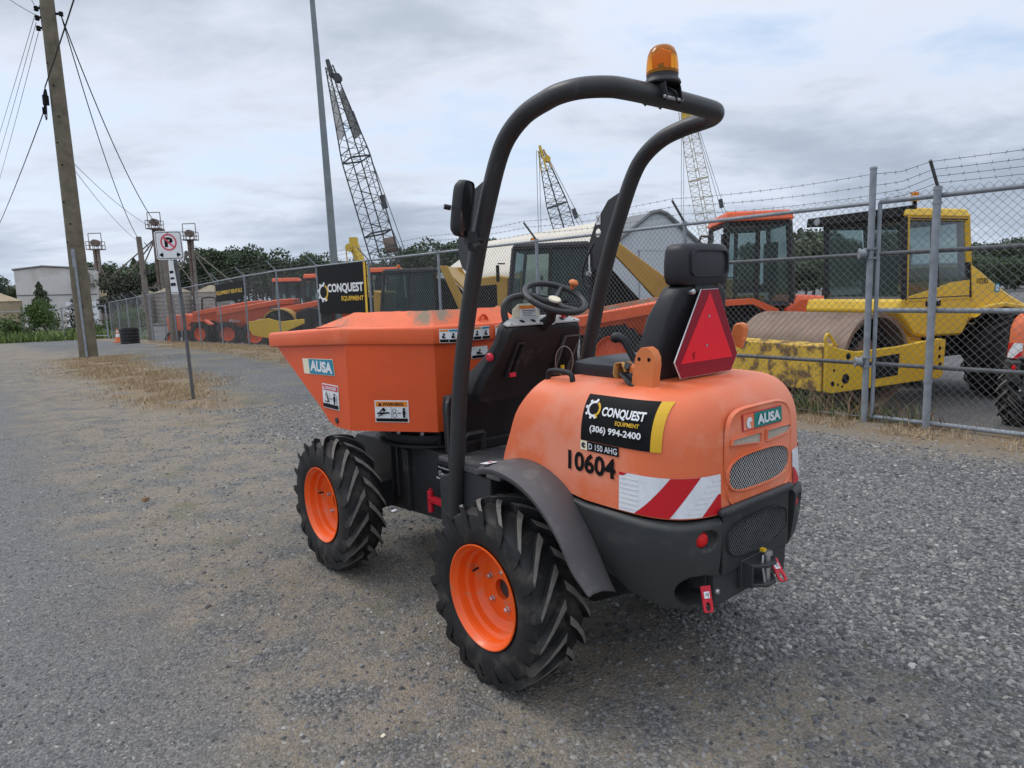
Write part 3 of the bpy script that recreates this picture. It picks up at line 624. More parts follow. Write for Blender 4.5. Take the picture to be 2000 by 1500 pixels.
def hood():
    b = MB(); NSg = 34; SS = [i/NSg for i in range(NSg+1)]; full = [(s, 1) for s in SS]+[(s, -1) for s in SS[::-1][1:]]
    KZ = [0, .12, .25, .38, .5, .6, .68, .75, .81, .86, .9, .935, .96, .98, .993, 1.0]; rows = []
    for k in KZ:
        row = []
        for s, sg in full:
            zb_ = hb(hood_out(s)[0]); z = zb_+(HTOP-zb_)*k; p = hood_pt(s, z); row.append((p.x, p.y*sg, p.z))
        rows.append(row)
    top = rows[-1]; cx_ = -.30
    for f, dz in ((.9, .004), (.7, .007), (.4, .009), (.02, .009)): rows.append([(cx_+(p[0]-cx_)*f, p[1]*f, p[2]+dz) for p in top])
    for s_i, sgn in ((0, 1), (-1, -1)): pass
    b.grid(rows)
    lip = rows[0]; b.grid([[(p[0]*.985, p[1]*.94, p[2]+.004) for p in lip], lip])
    fr = [[r[0] for r in rows[:len(KZ)]], [r[-1] for r in rows[:len(KZ)]]]; b.grid(fr)
    return b.build('engine_hood', 'hood', DP, smooth=50)
HD = hood()
hs = lambda u, v, h: hood_xz(-u, v, h)       # u = -x so that it runs to the right, seen from the left
def dec(x, z): return (-x, z)
uL, uR, zb_, zt_ = .335, .648, 1.015, 1.182
decal('company_sticker', HD, hs, [('rect', 0, uL, zb_, uR, zt_, 18), ('rect', 2, uR, zb_, uR+.037, zt_, 3)]+[(i[0], i[1])+tuple(i[2:]) for i in gear(1, 2, uL+.05, zt_-.048, .033, 1.15)]
      + [('text', 1, 'CONQUEST', uL+.096, zt_-.072, uR-.03, zt_-.035, .035), ('text', 2, 'EQUIPMENT', uL+.165, zt_-.094, uR-.047, zt_-.077, .02), ('text', 1, '(306) 994-2400', uL+.05, zt_-.135, uR-.035, zt_-.104, .03)], ['ink', 'white', 'yel'], h0=.003, dh=.0006)
decal('model_plate', HD, hs, [('rect', 0, .333, .978, .368, 1.013, 3), ('rect', 1, .368, .978, .520, 1.013, 8), ('ring', 3, .350, .996, 0, .011, 20, 330), ('text', 2, 'D 150 AHG', .376, .984, .513, 1.007, .012)], ['cream', 'ink', 'reflw', 'bump'], h0=.003, dh=.0006)
decal('fleet_number', HD, hs, [('text', 0, '10604', .268, .892, .506, .968, .03)], ['ink'], h0=.003)
def stripes(sg, name):
    # seen from outside: s from the flank to the rear seam
    s0, s1 = .523, s_of_y(.243); z0, z1 = .790, .928
    def sf(u, v, h): p = hood_pt(u, v, h); return Vector((p.x, p.y*sg, p.z))
    W = s1-s0; it = [('quad', 0, (s0, z0), (s1, z0), (s1, z1), (s0, z1), 20)]; sl = .19
    for a, w_ in ((-.13, .0), (.115, .155), (.36, .12)):
        pass
    def par(u0, u1, lean=.35*W):
        # stripe leaning to the right going up, clipped to the panel
        P = []
        for k in range(13):
            t = k/12; v = z0+(z1-z0)*t; a = min(max(u0+lean*t, s0), s1); c = min(max(u1+lean*t, s0), s1); P.append((a, c, v))
        return P
    items = it; d = MB(); d.grid([[sf(s0+W*a/20, z0+(z1-z0)*c/6, .003) for a in range(21)] for c in range(7)], 0)
    for u0, u1 in ((s0-.64*W, s0-.30*W), (s0+.10*W, s0+.44*W), (s1-.20*W, s1+.14*W)):
        P = par(u0, u1); d.grid([[sf(a+(c-a)*j/8, v, .0042) for j in range(9)] for a, c, v in P if c-a > 1e-4] or [[sf(s0, z0, 0)]*9]*2, 1)
    for u0, u1 in ((s0+.002, s0+.05), (s0+.62*W, s0+.76*W)):    # embossed rows inside the white film
        for j in range(7):
            v0 = z0+.012+.0175*j; ln = .35*W*(v0-z0)/(z1-z0) if u0 > s0+.1 else 0; d.grid([[sf(min(u0+ln+(u1-u0)*a/4, s1), v, .0042) for a in range(5)] for v in (v0, v0+.008)], 2)
    d.build(name, ['reflw', 'reflr', 'white'], HD, smooth=0, fix=False)
stripes(1, 'reflective_stripe'); stripes(-1, 'reflective_stripe')
# rear hatch panel, badge, vents
XR = RX-.003
def hatch_ring(k, x):
    P = []
    for i in range(40):
        a = 2*PI*i/40; c, s_ = math.cos(a), math.sin(a); e = 2/5.
        P.append((x, .215*k*math.copysign(abs(c)**e, c)*(1+.03*(-s_)), .965+(.175*k)*math.copysign(abs(s_)**e, s_)))
    return P
b = MB(); rx = lambda z: -.803+.30*max(0, z-1.0)**2
def shp(P, dx=0): return [(rx(z)+dx-.0, y, z) for x, y, z in P]
b.grid([shp(hatch_ring(1.03, 0), .004), shp(hatch_ring(1.0, 0), -.008), shp(hatch_ring(.985, 0), -.008), shp(hatch_ring(.97, 0), -.003), shp(hatch_ring(.6, 0), -.003), shp(hatch_ring(.02, 0), -.003)], close=True)
HP = b.build('hatch_panel', 'hood', HD, smooth=40)
bs = lambda u, v, h: Vector((rx(v)-.004-h, -u, v))
def tilt(u, v): return v+u*.0
decal('maker_badge', HP, bs, [('quad', 3, (-.123, 1.058), (.142, 1.056), (.142, 1.119), (-.123, 1.119), 2), ('quad', 0, (-.118, 1.061), (-.05, 1.061), (-.05, 1.116), (-.118, 1.116)), ('quad', 1, (-.05, 1.061), (.138, 1.060), (.138, 1.116), (-.05, 1.116)), ('ring', 2, -.083, 1.085, .0, .02, 20, 300), ('text', 2, 'AUSA', -.034, 1.070, .124, 1.107, .045)], ['hood', 'green', 'reflw', 'redp'], h0=.003)
def mesh_panel(name, parent, outline, surf, pitch, wmat, bmat, r=.0014, backd=.012, frame=None):
    """woven wire in a rounded opening: dark back, frame lip and crossing wires clipped to the outline"""
    P = outline; d = MB(); d.add([surf(u, v, .001) for u, v in P], [list(range(len(P)))], 0)
    if frame:
        cu_, cv_ = np.mean([p[0] for p in P]), np.mean([p[1] for p in P])
        d.grid([[surf(cu_+(u-cu_)*k, cv_+(v-cv_)*(1+(k-1)*1.6), h) for u, v in P] for k, h in ((1.0, .001), (1.0, .009), (1.035, .010), (1.05, .0))], 2, close=True)
    def clip(p0, dirv):
        ts = []
        for i in range(len(P)):
            a, c = P[i], P[(i+1) % len(P)]; ex, ey = c[0]-a[0], c[1]-a[1]; den = dirv[0]*ey-dirv[1]*ex
            if abs(den) < 1e-12: continue
            wx, wy = a[0]-p0[0], a[1]-p0[1]; t = (wx*ey-wy*ex)/den; q = (wx*dirv[1]-wy*dirv[0])/den
            if 0 <= q < 1: ts.append(t)
        return (min(ts), max(ts)) if len(ts) >= 2 else None
    us = [p[0] for p in P]; vs = [p[1] for p in P]; cu_, cv_ = (min(us)+max(us))/2, (min(vs)+max(vs))/2; ext = max(max(us)-min(us), max(vs)-min(vs))
    A, B = [], []
    for ang in (45, -45):
        dx, dy = math.cos(R(ang)), math.sin(R(ang)); nx, ny = -dy, dx; n = int(ext/pitch)+2
        for k in range(-n, n+1):
            p0 = (cu_+nx*k*pitch, cv_+ny*k*pitch); c = clip(p0, (dx, dy))
            if c: A.append(surf(p0[0]+dx*c[0], p0[1]+dy*c[0], .004)); B.append(surf(p0[0]+dx*c[1], p0[1]+dy*c[1], .004))
    V, F = sticks(A, B, r, 4); d.add(V, F.tolist(), 1)
    return d.build(name, [bmat, wmat]+([frame] if frame else []), parent, smooth=30, fix=False)
def rrect(u0, u1, v0, v1, e=3.5, n=44, sk=0.):
    P = []
    for k in range(n):
        a = 2*PI*k/n; c, s_ = math.cos(a), math.sin(a); P.append(((u0+u1)/2+(u1-u0)/2*math.copysign(abs(c)**(2/e), c), (v0+v1)/2+(v1-v0)/2*math.copysign(abs(s_)**(2/e), s_)))
    return P
mesh_panel('grille', HP, rrect(-.212, .185, .848, .975, 3.), bs, .0115, 'alu', 'ink', .0013, frame='hood')
mesh_panel('air_vent', HP, [(-.195, 1.022), (-.012, 1.004), (-.010, 1.036), (-.02, 1.040), (-.185, 1.040)], bs, .0085, 'alu', 'cream', .001, frame='hood')
mesh_panel('air_vent', HP, [(.034, 1.002), (.180, 1.012), (.198, 1.030), (.19, 1.040), (.036, 1.040)], bs, .0085, 'alu', 'cream', .001, frame='hood')
b = MB(); hz = HTOP+.003
for dx in (0,): b.tube(lerp_path([(-.05, .345, hz-.03), (-.052, .345, hz+.012), (-.065, .345, hz+.026), (-.12, .345, hz+.03), (-.175, .345, hz+.024), (-.19, .345, hz+.008), (-.192, .345, hz-.03)], 4), .011, 10)
b.build('grab_handle', 'black', HD, smooth=50)

# bumper under the hood, in two halves with the lower grille plate between
def bumper(sg):
    b = MB(); rows = []; n = 44
    def pt(k, v):
        s = .33+(s_of_y(.245)-.33)*k; x, y = hood_out(s); zt = hb(x)-.012; sE = s_of_y(.335)
        zl = np.interp(k, [0, .18, .35, .55, .75, .9, 1.], [.775, .60, .475, .448, .44, .44, .445]); z = zl+(zt-zl)*v
        tuck = .05*(1-v)**2.2+.018*max(0, (v-.93)/.07)**2; o = .012-tuck
        x2 = x-o*abs(math.sin(min(1, max(0, (s-.45)/.4))*PI/2)); y2 = y+o*(1 if s < .75 else max(0, 1-(s-.75)/.22))
        p = Vector((x2, y2, z))
        # tail lamp pocket and exhaust opening pressed inwards
        for sc_, czz, ry_, rz_, dp in ((s_of_y(.308), .705, .040, .034, .024), (sE, .515, .088, .056, .11)):
            if s > .6:
                q = ((s-sc_)*.95/ry_)**2+((p.z-czz)/rz_)**2
                if q < 1.35: f = 1-smooth01((math.sqrt(q)-.82)/.3); p = p+Vector((dp, -dp*.5, 0))*float(f)
        return (p.x, p.y*sg, p.z)
    KK = [i/30*.55 for i in range(30)]+[.55+.45*i/70 for i in range(71)]
    for v in [i/46 for i in range(47)]: rows.append([pt(k, v) for k in KK])
    b.grid(rows)
    # inner returns
    b.grid([rows[-1], [(p[0]*.97, p[1]*.95, p[2]-.004) for p in rows[-1]]]); b.grid([rows[0], [(p[0]*.95, p[1]*.9, p[2]+.01) for p in rows[0]]])
    e = [r[-1] for r in rows]; b.grid([e, [(p[0]+.08, p[1], p[2]) for p in e]])
    o = b.build('bumper', 'bump', DP, smooth=40)
    e = MB(); e.lathe([(0, .043), (.001, .047), (.03, .048)], (0, 0, 0), 'x', 30, 0); o2 = MB()
    cx_, cy_, cz_ = -.762, .314*sg, .705; ln = MB(); Rm = Matrix.Rotation(R(-20*sg), 3, 'Z')
    def tr(m_): return [Rm @ Vector(p)+Vector((cx_, cy_, cz_)) for p in m_]
    t1 = MB(); t1.lathe([(.03, .029), (-.012, .029), (-.020, .024), (-.024, .012), (-.025, 0)], (0, 0, 0), 'x', 28); ln.add(tr(t1.v), t1.f); ln.build('tail_light', 'lens', o, smooth=50)
    if sg > 0:
        q = MB(); q.add([Matrix.Rotation(R(-32), 3, 'Z') @ Vector(p)+Vector((-.655, .295, .513)) for p in [(0, .062*math.cos(2*PI*k/24), .042*math.sin(2*PI*k/24)) for k in range(24)]], [list(range(24))]); q.build('exhaust_opening', 'void', o)
    return o
for sg in (1, -1): bumper(sg)
b = MB(); b.prism([(-.225, .555), (.225, .555), (.225, .775), (-.225, .775)], -.800, -.785, 'x'); b.tube([(-.815, .255, .795), (-.815, -.205, .795)], .016, 12); b.lathe([(.255, .014), (.265, .012), (.268, 0)], (-.815, 0, .795), 'y', 10)
PLT = b.build('lower_grille_plate', 'dark', DP, bevel=.004)
mesh_panel('lower_grille', PLT, rrect(-.195, .195, .605, .735, 3.), plane_surf((-.8005, 0, 0), (0, -1, 0), (0, 0, 1), (-1, 0, 0)), .0115, 'galvd', 'void', .0013, frame='dark')
b = MB(); b.box((-.775, .02, .505), (.03, .48, .12)); b.lathe([(-.79, .012), (-.80, .012), (-.80, 0)], (0, .245, .50), 'x', 6, 1); b.build('rear_crossmember', ['dark', 'steel'], DP, bevel=.005)
b = MB()
for z in (.57, .49): b.prism([(-.79, .10), (-.86, .085), (-.90, .035), (-.90, -.035), (-.86, -.085), (-.79, -.10)], z-.007, z+.007, 'z')
b.box((-.80, 0, .525), (.02, .20, .12)); b.box((-.83, .09, .53), (.06, .012, .10))
for y in (.07, .02): b.lathe([(-.81, .013), (-.822, .013), (-.822, 0)], (0, y, .545), 'x', 6, 1)
b.v = [(x, y+.035, z) for x, y, z in b.v]; HSC = lambda q: (-.79+(q[0]+.79)*.85, .035+(q[1]-.035)*.8, .53+(q[2]-.53)*.9); b.v = [HSC(q) for q in b.v]; HT = b.build('tow_hitch', ['dark', 'steel'], DP, bevel=.003)
b = MB(); b.lathe([(.43, 0), (.43, .014), (.60, .014), (.60, .022), (.615, .022), (.62, 0)], (-.865, -.015, 0), 'z', 16); b.tube([(-.865, .02, .605), (-.868, .03, .57), (-.88, .03, .50), (-.875, .028, .44)], .005, 6); b.box((-.86, .012, .625), (.02, .02, .012), 1); b.lathe([(-.025, .011), (.02, .011), (.02, 0)], (-.84, -.06, .59), 'x', 6); b.v = [HSC((x, y+.035, z)) for x, y, z in b.v]; b.build('hitch_pin', ['steel', 'yel'], HT)
def lug(x0, y0, z0, yaw, pit):
    Rm = Matrix.Rotation(R(yaw), 3, 'Z') @ Matrix.Rotation(R(-pit), 3, 'Y'); b = MB(); n = 20
    L_, W_ = .105, .031; K_ = .60
    out = [(-.01, -W_), (L_, -W_)]+[(L_+W_*math.sin(a), -W_*math.cos(a)) for a in [PI*k/8 for k in range(1, 8)]]+[(L_, W_), (-.01, W_)]
    hc = (.098, 0); hr = [(hc[0]+.026*math.cos(2*PI*k/n), .014*math.sin(2*PI*k/n)) for k in range(n)]
    oo = []
    for k in range(n):
        a = 2*PI*k/n; d = (math.cos(a), math.sin(a)*.55); t = min(([(L_+W_*.8-hc[0])/d[0]] if d[0] > 1e-6 else [])+([(hc[0]-.055)/-d[0]] if d[0] < -1e-6 else [])+([W_/abs(d[1])] if abs(d[1]) > 1e-6 else []))
        oo.append((hc[0]+d[0]*t, d[1]*t))
    o_ = Vector((x0, y0, z0)); T = lambda p, h: o_+Rm @ Vector((-p[0]*K_, p[1]*K_, h*K_))
    b.grid([[T(p, h) for p in ring] for ring, h in ((oo, .006), (hr, .006), (hr, -.006), (oo, -.006), (oo, .006))], close=True)
    b.add([T(p, h) for h in (-.006, .006) for p in ((-.02, -W_), (.0555, -W_), (.0555, W_), (-.02, W_))], [(0, 1, 2, 3), (7, 6, 5, 4), (0, 4, 5, 1), (1, 5, 6, 2), (2, 6, 7, 3), (3, 7, 4, 0)])
    g = b.build('tie_down_lug', 'red', DP, bevel=.002)
    decal('hook_label', g, lambda u, v, h: T((u, v), h+.0062), [('rect', 0, .012, -.017, .050, .017), ('ring', 1, .031, 0, .005, .008, 30, 320), ('rect', 1, .018, -.009, .044, -.006)], ['white', 'ink'], h0=.001)
lug(-.785, .305, .525, -28, 70); lug(-.84, -.05, .54, -22, 44)

# mudguards over the rear wheels
def guard(sg):
    Po = [(.17, .815), (.09, .862), (-.03, .888), (-.14, .880), (-.25, .842), (-.34, .776), (-.415, .690), (-.465, .60), (-.505, .55), (-.53, .515)]
    Pi = [(.20, .80), (.11, .845), (.04, .878), (-.06, .884), (-.165, .862), (-.275, .80), (-.36, .69), (-.415, .60), (-.465, .51), (-.495, .465)]
    Po, Pi = [[(p.x, p.z) for p in lerp_path([(x, 0, z) for x, z in Q], 4)] for Q in (Po, Pi)]; P = Po
    b = MB(); rows = []
    for i, (x, z) in enumerate(P):
        k = i/(len(P)-1); yi, yo = .44, .655-.035*k**3-(.13*(1-min(1, k/.18))**1.5); xi, zi = Pi[i]
        row = []
        for q in (0, .08, .5, .85, .95, 1.0, 1.0):
            y = yi+(yo-yi)*q; row.append((xi+(x-xi)*q, y*sg, zi+(z-zi)*q+.012*math.sin(q*PI)-(.0 if q < .95 else .004)))
        row[-1] = (x*.985, yo*sg, z-.028*(1-k)-.004); row[0] = (xi, yi*sg, zi-.015*(1-k)-.003); rows.append(row)
    b.grid(rows); o = b.build('mudguard', 'fend', DP, smooth=50, solid=.006)
    if sg > 0:
        c = MB(); c.lathe([(.60, .011), (.615, .011), (.615, 0)], (-.335, 0, .745), 'y', 8); c.build('mudguard_bolt', 'steel', o)
        decal('label', o, lambda u, v, h: Vector((u, v, .893+h-1.1*max(0, u+.03)**2)), [('rect', 0, .0, .585, .05, .64), ('rect', 1, .012, .598, .038, .612)], ['white', 'redp'], h0=.004)
    return o
guard(1); guard(-1)

# floor, step and front console
b = MB(); b.box((.45, 0, .745), (.60, .76, .025)); b.box((.40, .39, .742), (.36, .03, .03)); FL = b.build('floor_plate', 'floor', DP, bevel=.006)
b = MB(); b.tube([(.665, .275, .76), (.655, .275, .85), (.65, .26, .862), (.65, .17, .862), (.655, .155, .85), (.665, .155, .765)], .013, 4); b.build('foot_pedal', 'dark', FL, smooth=0)
b = MB(); b.tube(lerp_path([(.575, .425, .72), (.575, .425, .95), (.58, .425, 1.03), (.595, .41, 1.055), (.65, .36, 1.06)], 5), .011, 8); b.build('hand_rail', 'dark', DP, smooth=50)
def console():
    b = MB(); PZ = [(1.05, .325), (1.065, .338), (1.095, .345), (1.13, .34), (1.18, .325), (1.25, .29), (1.33, .268), (1.39, .257), (1.405, .25)]
    rows = []
    for z, hw_ in PZ:
        xr = .43+.10*max(0, (1.15-z)/.4)-.10*smooth01((z-1.1)/.3); xf = .70-.295*smooth01((z-1.02)/.36); r_ = .03
        e_ = min(.03, (xf-xr)*.25); ring = [(xf, hw_*.92), (xf, -hw_*.92), (xf-e_, -hw_), (xr+e_*1.4, -hw_), (xr, -hw_+.03), (xr+.02, -hw_*.5), (xr+.028, 0), (xr+.02, hw_*.5), (xr, hw_-.03), (xr+e_*1.4, hw_), (xf-e_, hw_)]
        rows.append([(x, y, z+(x-.37)*.45*float(smooth01((z-1.2)/.2))) for x, y in ring])
    t = rows[-1]; rows.append([(.37+(p[0]-.37)*.9, p[1]*.95, p[2]+.013) for p in t]); b.grid(rows, close=True); b.add(rows[-1], [list(range(11))])
    c = b.build('front_console', 'black', DP, smooth=40, bevel=.006)
    k = MB(); k.prism([(-.33, .755), (.33, .755), (.34, 1.0), (.33, 1.06), (-.33, 1.06), (-.34, 1.0)], .715, .76, 'x'); k.box((.70, 0, .785), (.03, .6, .06)); k.build('bulkhead', 'black', c, bevel=.01)
    d = MB(); P = [(.37, .235), (.37, .03), (.345, -.0), (.37, -.03), (.37, -.245), (.41, -.25), (.52, -.2), (.56, -.12), (.57, .05), (.54, .16), (.42, .24)]
    d.prism(P, 1.416, 1.424, 'z', 0)
    for y in (.05, .12, -.14): d.box((.43, y, 1.4265), (.05, .022, .004), 1)
    for x, y in ((.385, .2), (.385, -.21), (.5, -.17)): d.lathe([(1.424, .006), (1.427, .006), (1.427, 0)], (x, y, 0), 'z', 8, 1)
    d.lathe([(1.423, .045), (1.432, .04), (1.434, 0)], (.36, -.02, 0), 'z', 20, 0)
    d.v = [(.332+(x-.345)*.40, y, z+(.332+(x-.345)*.40-.37)*.45+.004) for x, y, z in d.v]; d.build('instrument_panel', ['alu', 'ink'], c, bevel=.003)
    k = MB(); k.lathe([(1.415, .013), (1.45, .013), (1.452, .016), (1.47, .016), (1.472, 0)], (.385, -.17, 0), 'z', 12); k.build('ignition_key', 'redp', c)
    # switch slot at the left and fuse window at the right of the operator's face
    s = MB(); fx = lambda z: .43+.10*max(0, (1.15-z)/.4)-.10*float(smooth01((z-1.1)/.3))
    def fr(y0, y1, z0, z1, sh):
        rows_ = []
        for ins, dx in ((0, .012), (0, -.005), (.008, -.006), (.012, .010)):
            rows_.append([(fx(z)+dx+.004, y+sh*(z-z0), z) for y, z in ((y0-ins, z0+ins), (y1+ins, z0+ins), (y1+ins, z1-ins), (y0-ins, z1-ins))])
        return rows_
    r1 = fr(.185, .135, 1.16, 1.33, -.1); s.grid(r1, 1, close=True); s.add(r1[-1], [[0, 1, 2, 3]], 0); s.box((.375, .15, 1.315), (.012, .034, .02), 2); s.box((.40, .162, 1.175), (.012, .034, .02), 2)
    s.build('switch_slot', ['void', 'dark', 'redp'], c)
    s = MB(); r2 = fr(-.13, -.235, 1.14, 1.345, -.05); s.grid(r2, 1, close=True); s.add(r2[-1], [[0, 1, 2, 3]], 0); s.box((.40, -.17, 1.18), (.01, .02, .02), 2); s.build('fuse_window', ['void', 'fend', 'yel'], c)
    s = MB(); s.lathe([(0, .02), (.012, .02), (.02, .014), (.02, 0)], (.40, .29, 1.27), 'y', 14); s.build('side_reflector', 'redp', c)
    s = MB(); q = []
    for k_ in range(25):
        a = 2*PI*k_/24; q.append((.36+.01*math.sin(a), -.145+.052*math.sin(a), 1.215+.075*math.cos(a)))
    s.tube(q, .0022, 5); s.tube([(.36, -.15, 1.14), (.352, -.165, 1.125), (.355, -.185, 1.128)], .011, 6, 1); s.build('key_ring', ['steel', 'redp'], c)
    n = MB(); n.tube(lerp_path([(.40, .185, 1.40), (.415, .19, 1.48), (.42, .165, 1.525), (.42, .10, 1.545), (.42, -.02, 1.54), (.41, -.12, 1.52), (.40, -.18, 1.48), (.395, -.2, 1.40)], 4), .017, 10); n.build('console_hoop', 'dark', c, smooth=60)
    g = MB(); g.prism([(.145, 1.42), (.135, 1.485), (.10, 1.51), (.01, 1.51), (-.03, 1.47), (-.04, 1.42)], .41, .42, 'x'); gp = g.build('notice_board', 'cream', c, bevel=.004)
    decal('notice', gp, plane_surf((.4095, 0, 0), (0, -1, 0), (0, 0, 1), (-1, 0, 0)), [('rect', 0, -.10, 1.43, .01, 1.50), ('rect', 1, -.10, 1.485, .0, 1.50), ('rect', 2, -.085, 1.475, .0, 1.478), ('rect', 2, -.085, 1.467, .0, 1.469), ('rect', 2, -.085, 1.459, -.02, 1.461), ('rect', 2, -.085, 1.45, .0, 1.452)], ['white', 'orangep', 'ink'])
    return c
console()
# steering wheel: tilted towards the seat
KA, KB = .966, .259
SW = Vector((.262, .0, 1.535)); ax = Vector((-.52, .07, 1)).normalized(); e1 = ax.cross(Vector((1, 0, 0))).normalized(); e2 = ax.cross(e1); WR = .147
b = MB(); rg = [SW+e1*WR*math.cos(2*PI*k/40)+e2*WR*math.sin(2*PI*k/40) for k in range(41)]; b.tube(rg, .0145, 12, caps=False)
for a in (100, 215, 330): d = e1*math.cos(R(a))+e2*math.sin(R(a)); b.tube([SW-ax*.03+d*.02, SW-ax*.022+d*.07, SW+d*(WR-.006)], [.02, .015, .012], 8)
b.tube([SW-ax*.07, SW-ax*.012], [.035, .038], 18); SWO = b.build('steering_wheel', 'dark', DP, smooth=50)
b = MB(); b.tube([SW-ax*.012, SW-ax*.004, SW-ax*.003], [.031, .029, .001], 18); b.build('horn_cap', 'cream', SWO)
kd = -(e1*KA+e2*KB).normalized(); kp = SW+kd*WR
b = MB(); b.tube([kp+ax*.01, kp+ax*.03, kp+ax*.036, kp+ax*.046, kp+ax*.055, kp+ax*.058], [.009, .011, .021, .024, .018, .003], 16); b.build('spinner_knob', 'oranged', SWO, smooth=50)
b = MB(); b.tube([SW-ax*.04, SW-ax*.09+Vector((0, 0, -.02)), Vector((.37, -.01, 1.40))], [.024, .026, .030], 16); b.build('steering_column', 'black', DP, smooth=50)
b = MB(); b.tube(lerp_path([(.36, -.06, 1.42), (.34, -.09, 1.50), (.30, -.12, 1.515)], 3), .009, 8); b.build('drive_lever', 'black', DP)

# seat
b = MB()
def rb(c, d, e=4.): # rounded block as stacked superellipse rings around z
    rows = []
    for k in range(9):
        v = -1+k/4; f = (1-abs(v)**e)**(1/e) if abs(v) < 1 else .02; f = max(f, .02)
        rows.append([(c[0]+d[0]*(.86+.14*f if abs(v) < 1 else .80)*math.copysign(abs(math.cos(a))**.5, math.cos(a)), c[1]+d[1]*(.9+.1*f if abs(v) < 1 else .86)*math.copysign(abs(math.sin(a))**.5, math.sin(a)), c[2]+d[2]*v) for a in [2*PI*i/32 for i in range(32)]])
    rows = [[(c[0], c[1], rows[0][0][2])]*32]+rows+[[(c[0], c[1], rows[-1][0][2])]*32]; return rows
b.grid(rb((-.24, 0, 1.235), (.24, .235, .045)), close=True); b.box((-.25, 0, 1.20), (.42, .34, .05)); ST = b.build('seat', 'vinyl', DP, smooth=45)
b = MB(); rows = []
SP = [(1.215, .225, -.475), (1.24, .230, -.48), (1.30, .230, -.49), (1.38, .216, -.505), (1.46, .196, -.52), (1.53, .172, -.535), (1.565, .145, -.54), (1.575, .105, -.54)]
for z, hw_, xb in SP:
    th = .115 if z < 1.5 else .095; row = []
    for y, x in ((-1, .3), (-.96, .06), (-.85, 0), (0, -.01), (.85, 0), (.96, .06), (1, .3), (1, .75), (.9, .95), (.72, .90), (.4, .82), (0, .80), (-.4, .82), (-.72, .90), (-.9, .95), (-1, .75)): row.append((xb+x*th, y*hw_, z))
    rows.append(row)
b.grid(rows, close=True); b.add(rows[0], [list(range(16))]); b.add(rows[-1], [list(range(16))]); b.build('backrest', 'vinyl', ST, smooth=60, bevel=.012)
b = MB(); rows = []
for z, f in ((1.575, .86), (1.585, .95), (1.61, 1.), (1.66, 1.), (1.70, .97), (1.718, .92), (1.727, .8)):
    row = []
    for k in range(32):
        a = 2*PI*k/32; c_, s_ = math.cos(a), math.sin(a); row.append((-.512+.062*f*math.copysign(abs(c_)**.5, c_)*(1.1 if c_ > 0 else .9), .152*f*math.copysign(abs(s_)**.45, s_), z))
    rows.append(row)
b.grid(rows, close=True); b.add(rows[0], [list(range(32))]); b.add(rows[-1], [list(range(32))])
rr_ = rrect(-.118, .118, 1.605, 1.705, 6, 36); b.grid([[(x, u, v*1.0) for u, v in q] for x, q in ((-.562, rr_), (-.573, rr_), (-.573, [(u*.93, 1.655+(v-1.655)*.9) for u, v in rr_]), (-.564, [(u*.92, 1.655+(v-1.655)*.88) for u, v in rr_]))], close=True); b.add([(-.564, u*.92, 1.655+(v-1.655)*.88) for u, v in rr_], [list(range(36))])
b.build('headrest', 'vinyl', ST, smooth=50)
b = MB(); b.box((-.525, 0, 1.57), (.05, .13, .05)); b.tube([(-.53, .09, 1.55), (-.562, .09, 1.55)], .012, 8, 1); b.build('headrest_bracket', ['dark', 'steel'], ST, bevel=.006)
def belt(sg):
    b = MB(); P = [(-.545, 1.19), (-.548, 1.25), (-.555, 1.295), (-.553, 1.325), (-.54, 1.348), (-.518, 1.36), (-.495, 1.357), (-.476, 1.34), (-.465, 1.315), (-.462, 1.285), (-.452, 1.25), (-.445, 1.19)]
    if sg < 0: P = [(-.51+(x+.5)*.6, 1.385+(z-1.29)*.42) for x, z in P]
    b.prism(P, sg*.275, sg*.315); b.box((-.43 if sg > 0 else -.51, sg*.29, 1.275 if sg > 0 else 1.34), (.05, .03, .025 if sg > 0 else .05), rot=Matrix.Rotation(R(-20), 3, 'Y'))
    for x in ((-.53, -.485) if sg > 0 else ()): b.lathe([(.315*sg, .0075), (.3165*sg, .0075), (.3165*sg, 0)], (x, 0, 1.315), 'y', 12, 1)
    o = b.build('belt_reel', ['oranged', 'ink'], ST, bevel=.008)
    if sg > 0:
        s = MB(); s.tube([(-.43, .30, 1.275), (-.40, .305, 1.285)], .02, 4, 1); s.grid([[(x, y, z) for y in (.27, .325)] for x, z in ((-.425, 1.265), (-.41, 1.30), (-.375, 1.295), (-.365, 1.255), (-.375, 1.235))], 0); s.grid([[(x, y, z-.012*0) for y in (.24, .33)] for x, z in ((-.40, 1.262), (-.44, 1.225), (-.47, 1.212))], 1); s.build('seat_belt', ['strap', 'black'], ST, solid=.004)
belt(1); belt(-1)
b = MB(); b.tube(lerp_path([(-.36, .11, 1.20), (-.325, .11, 1.26), (-.285, .115, 1.325), (-.262, .12, 1.36), (-.235, .125, 1.372), (-.205, .125, 1.362)], 4), [.014]*12+[.0155, .0165, .018, .019, .021, .022, .022, .018, .007], 12); b.build('control_lever', 'black', DP, smooth=60)
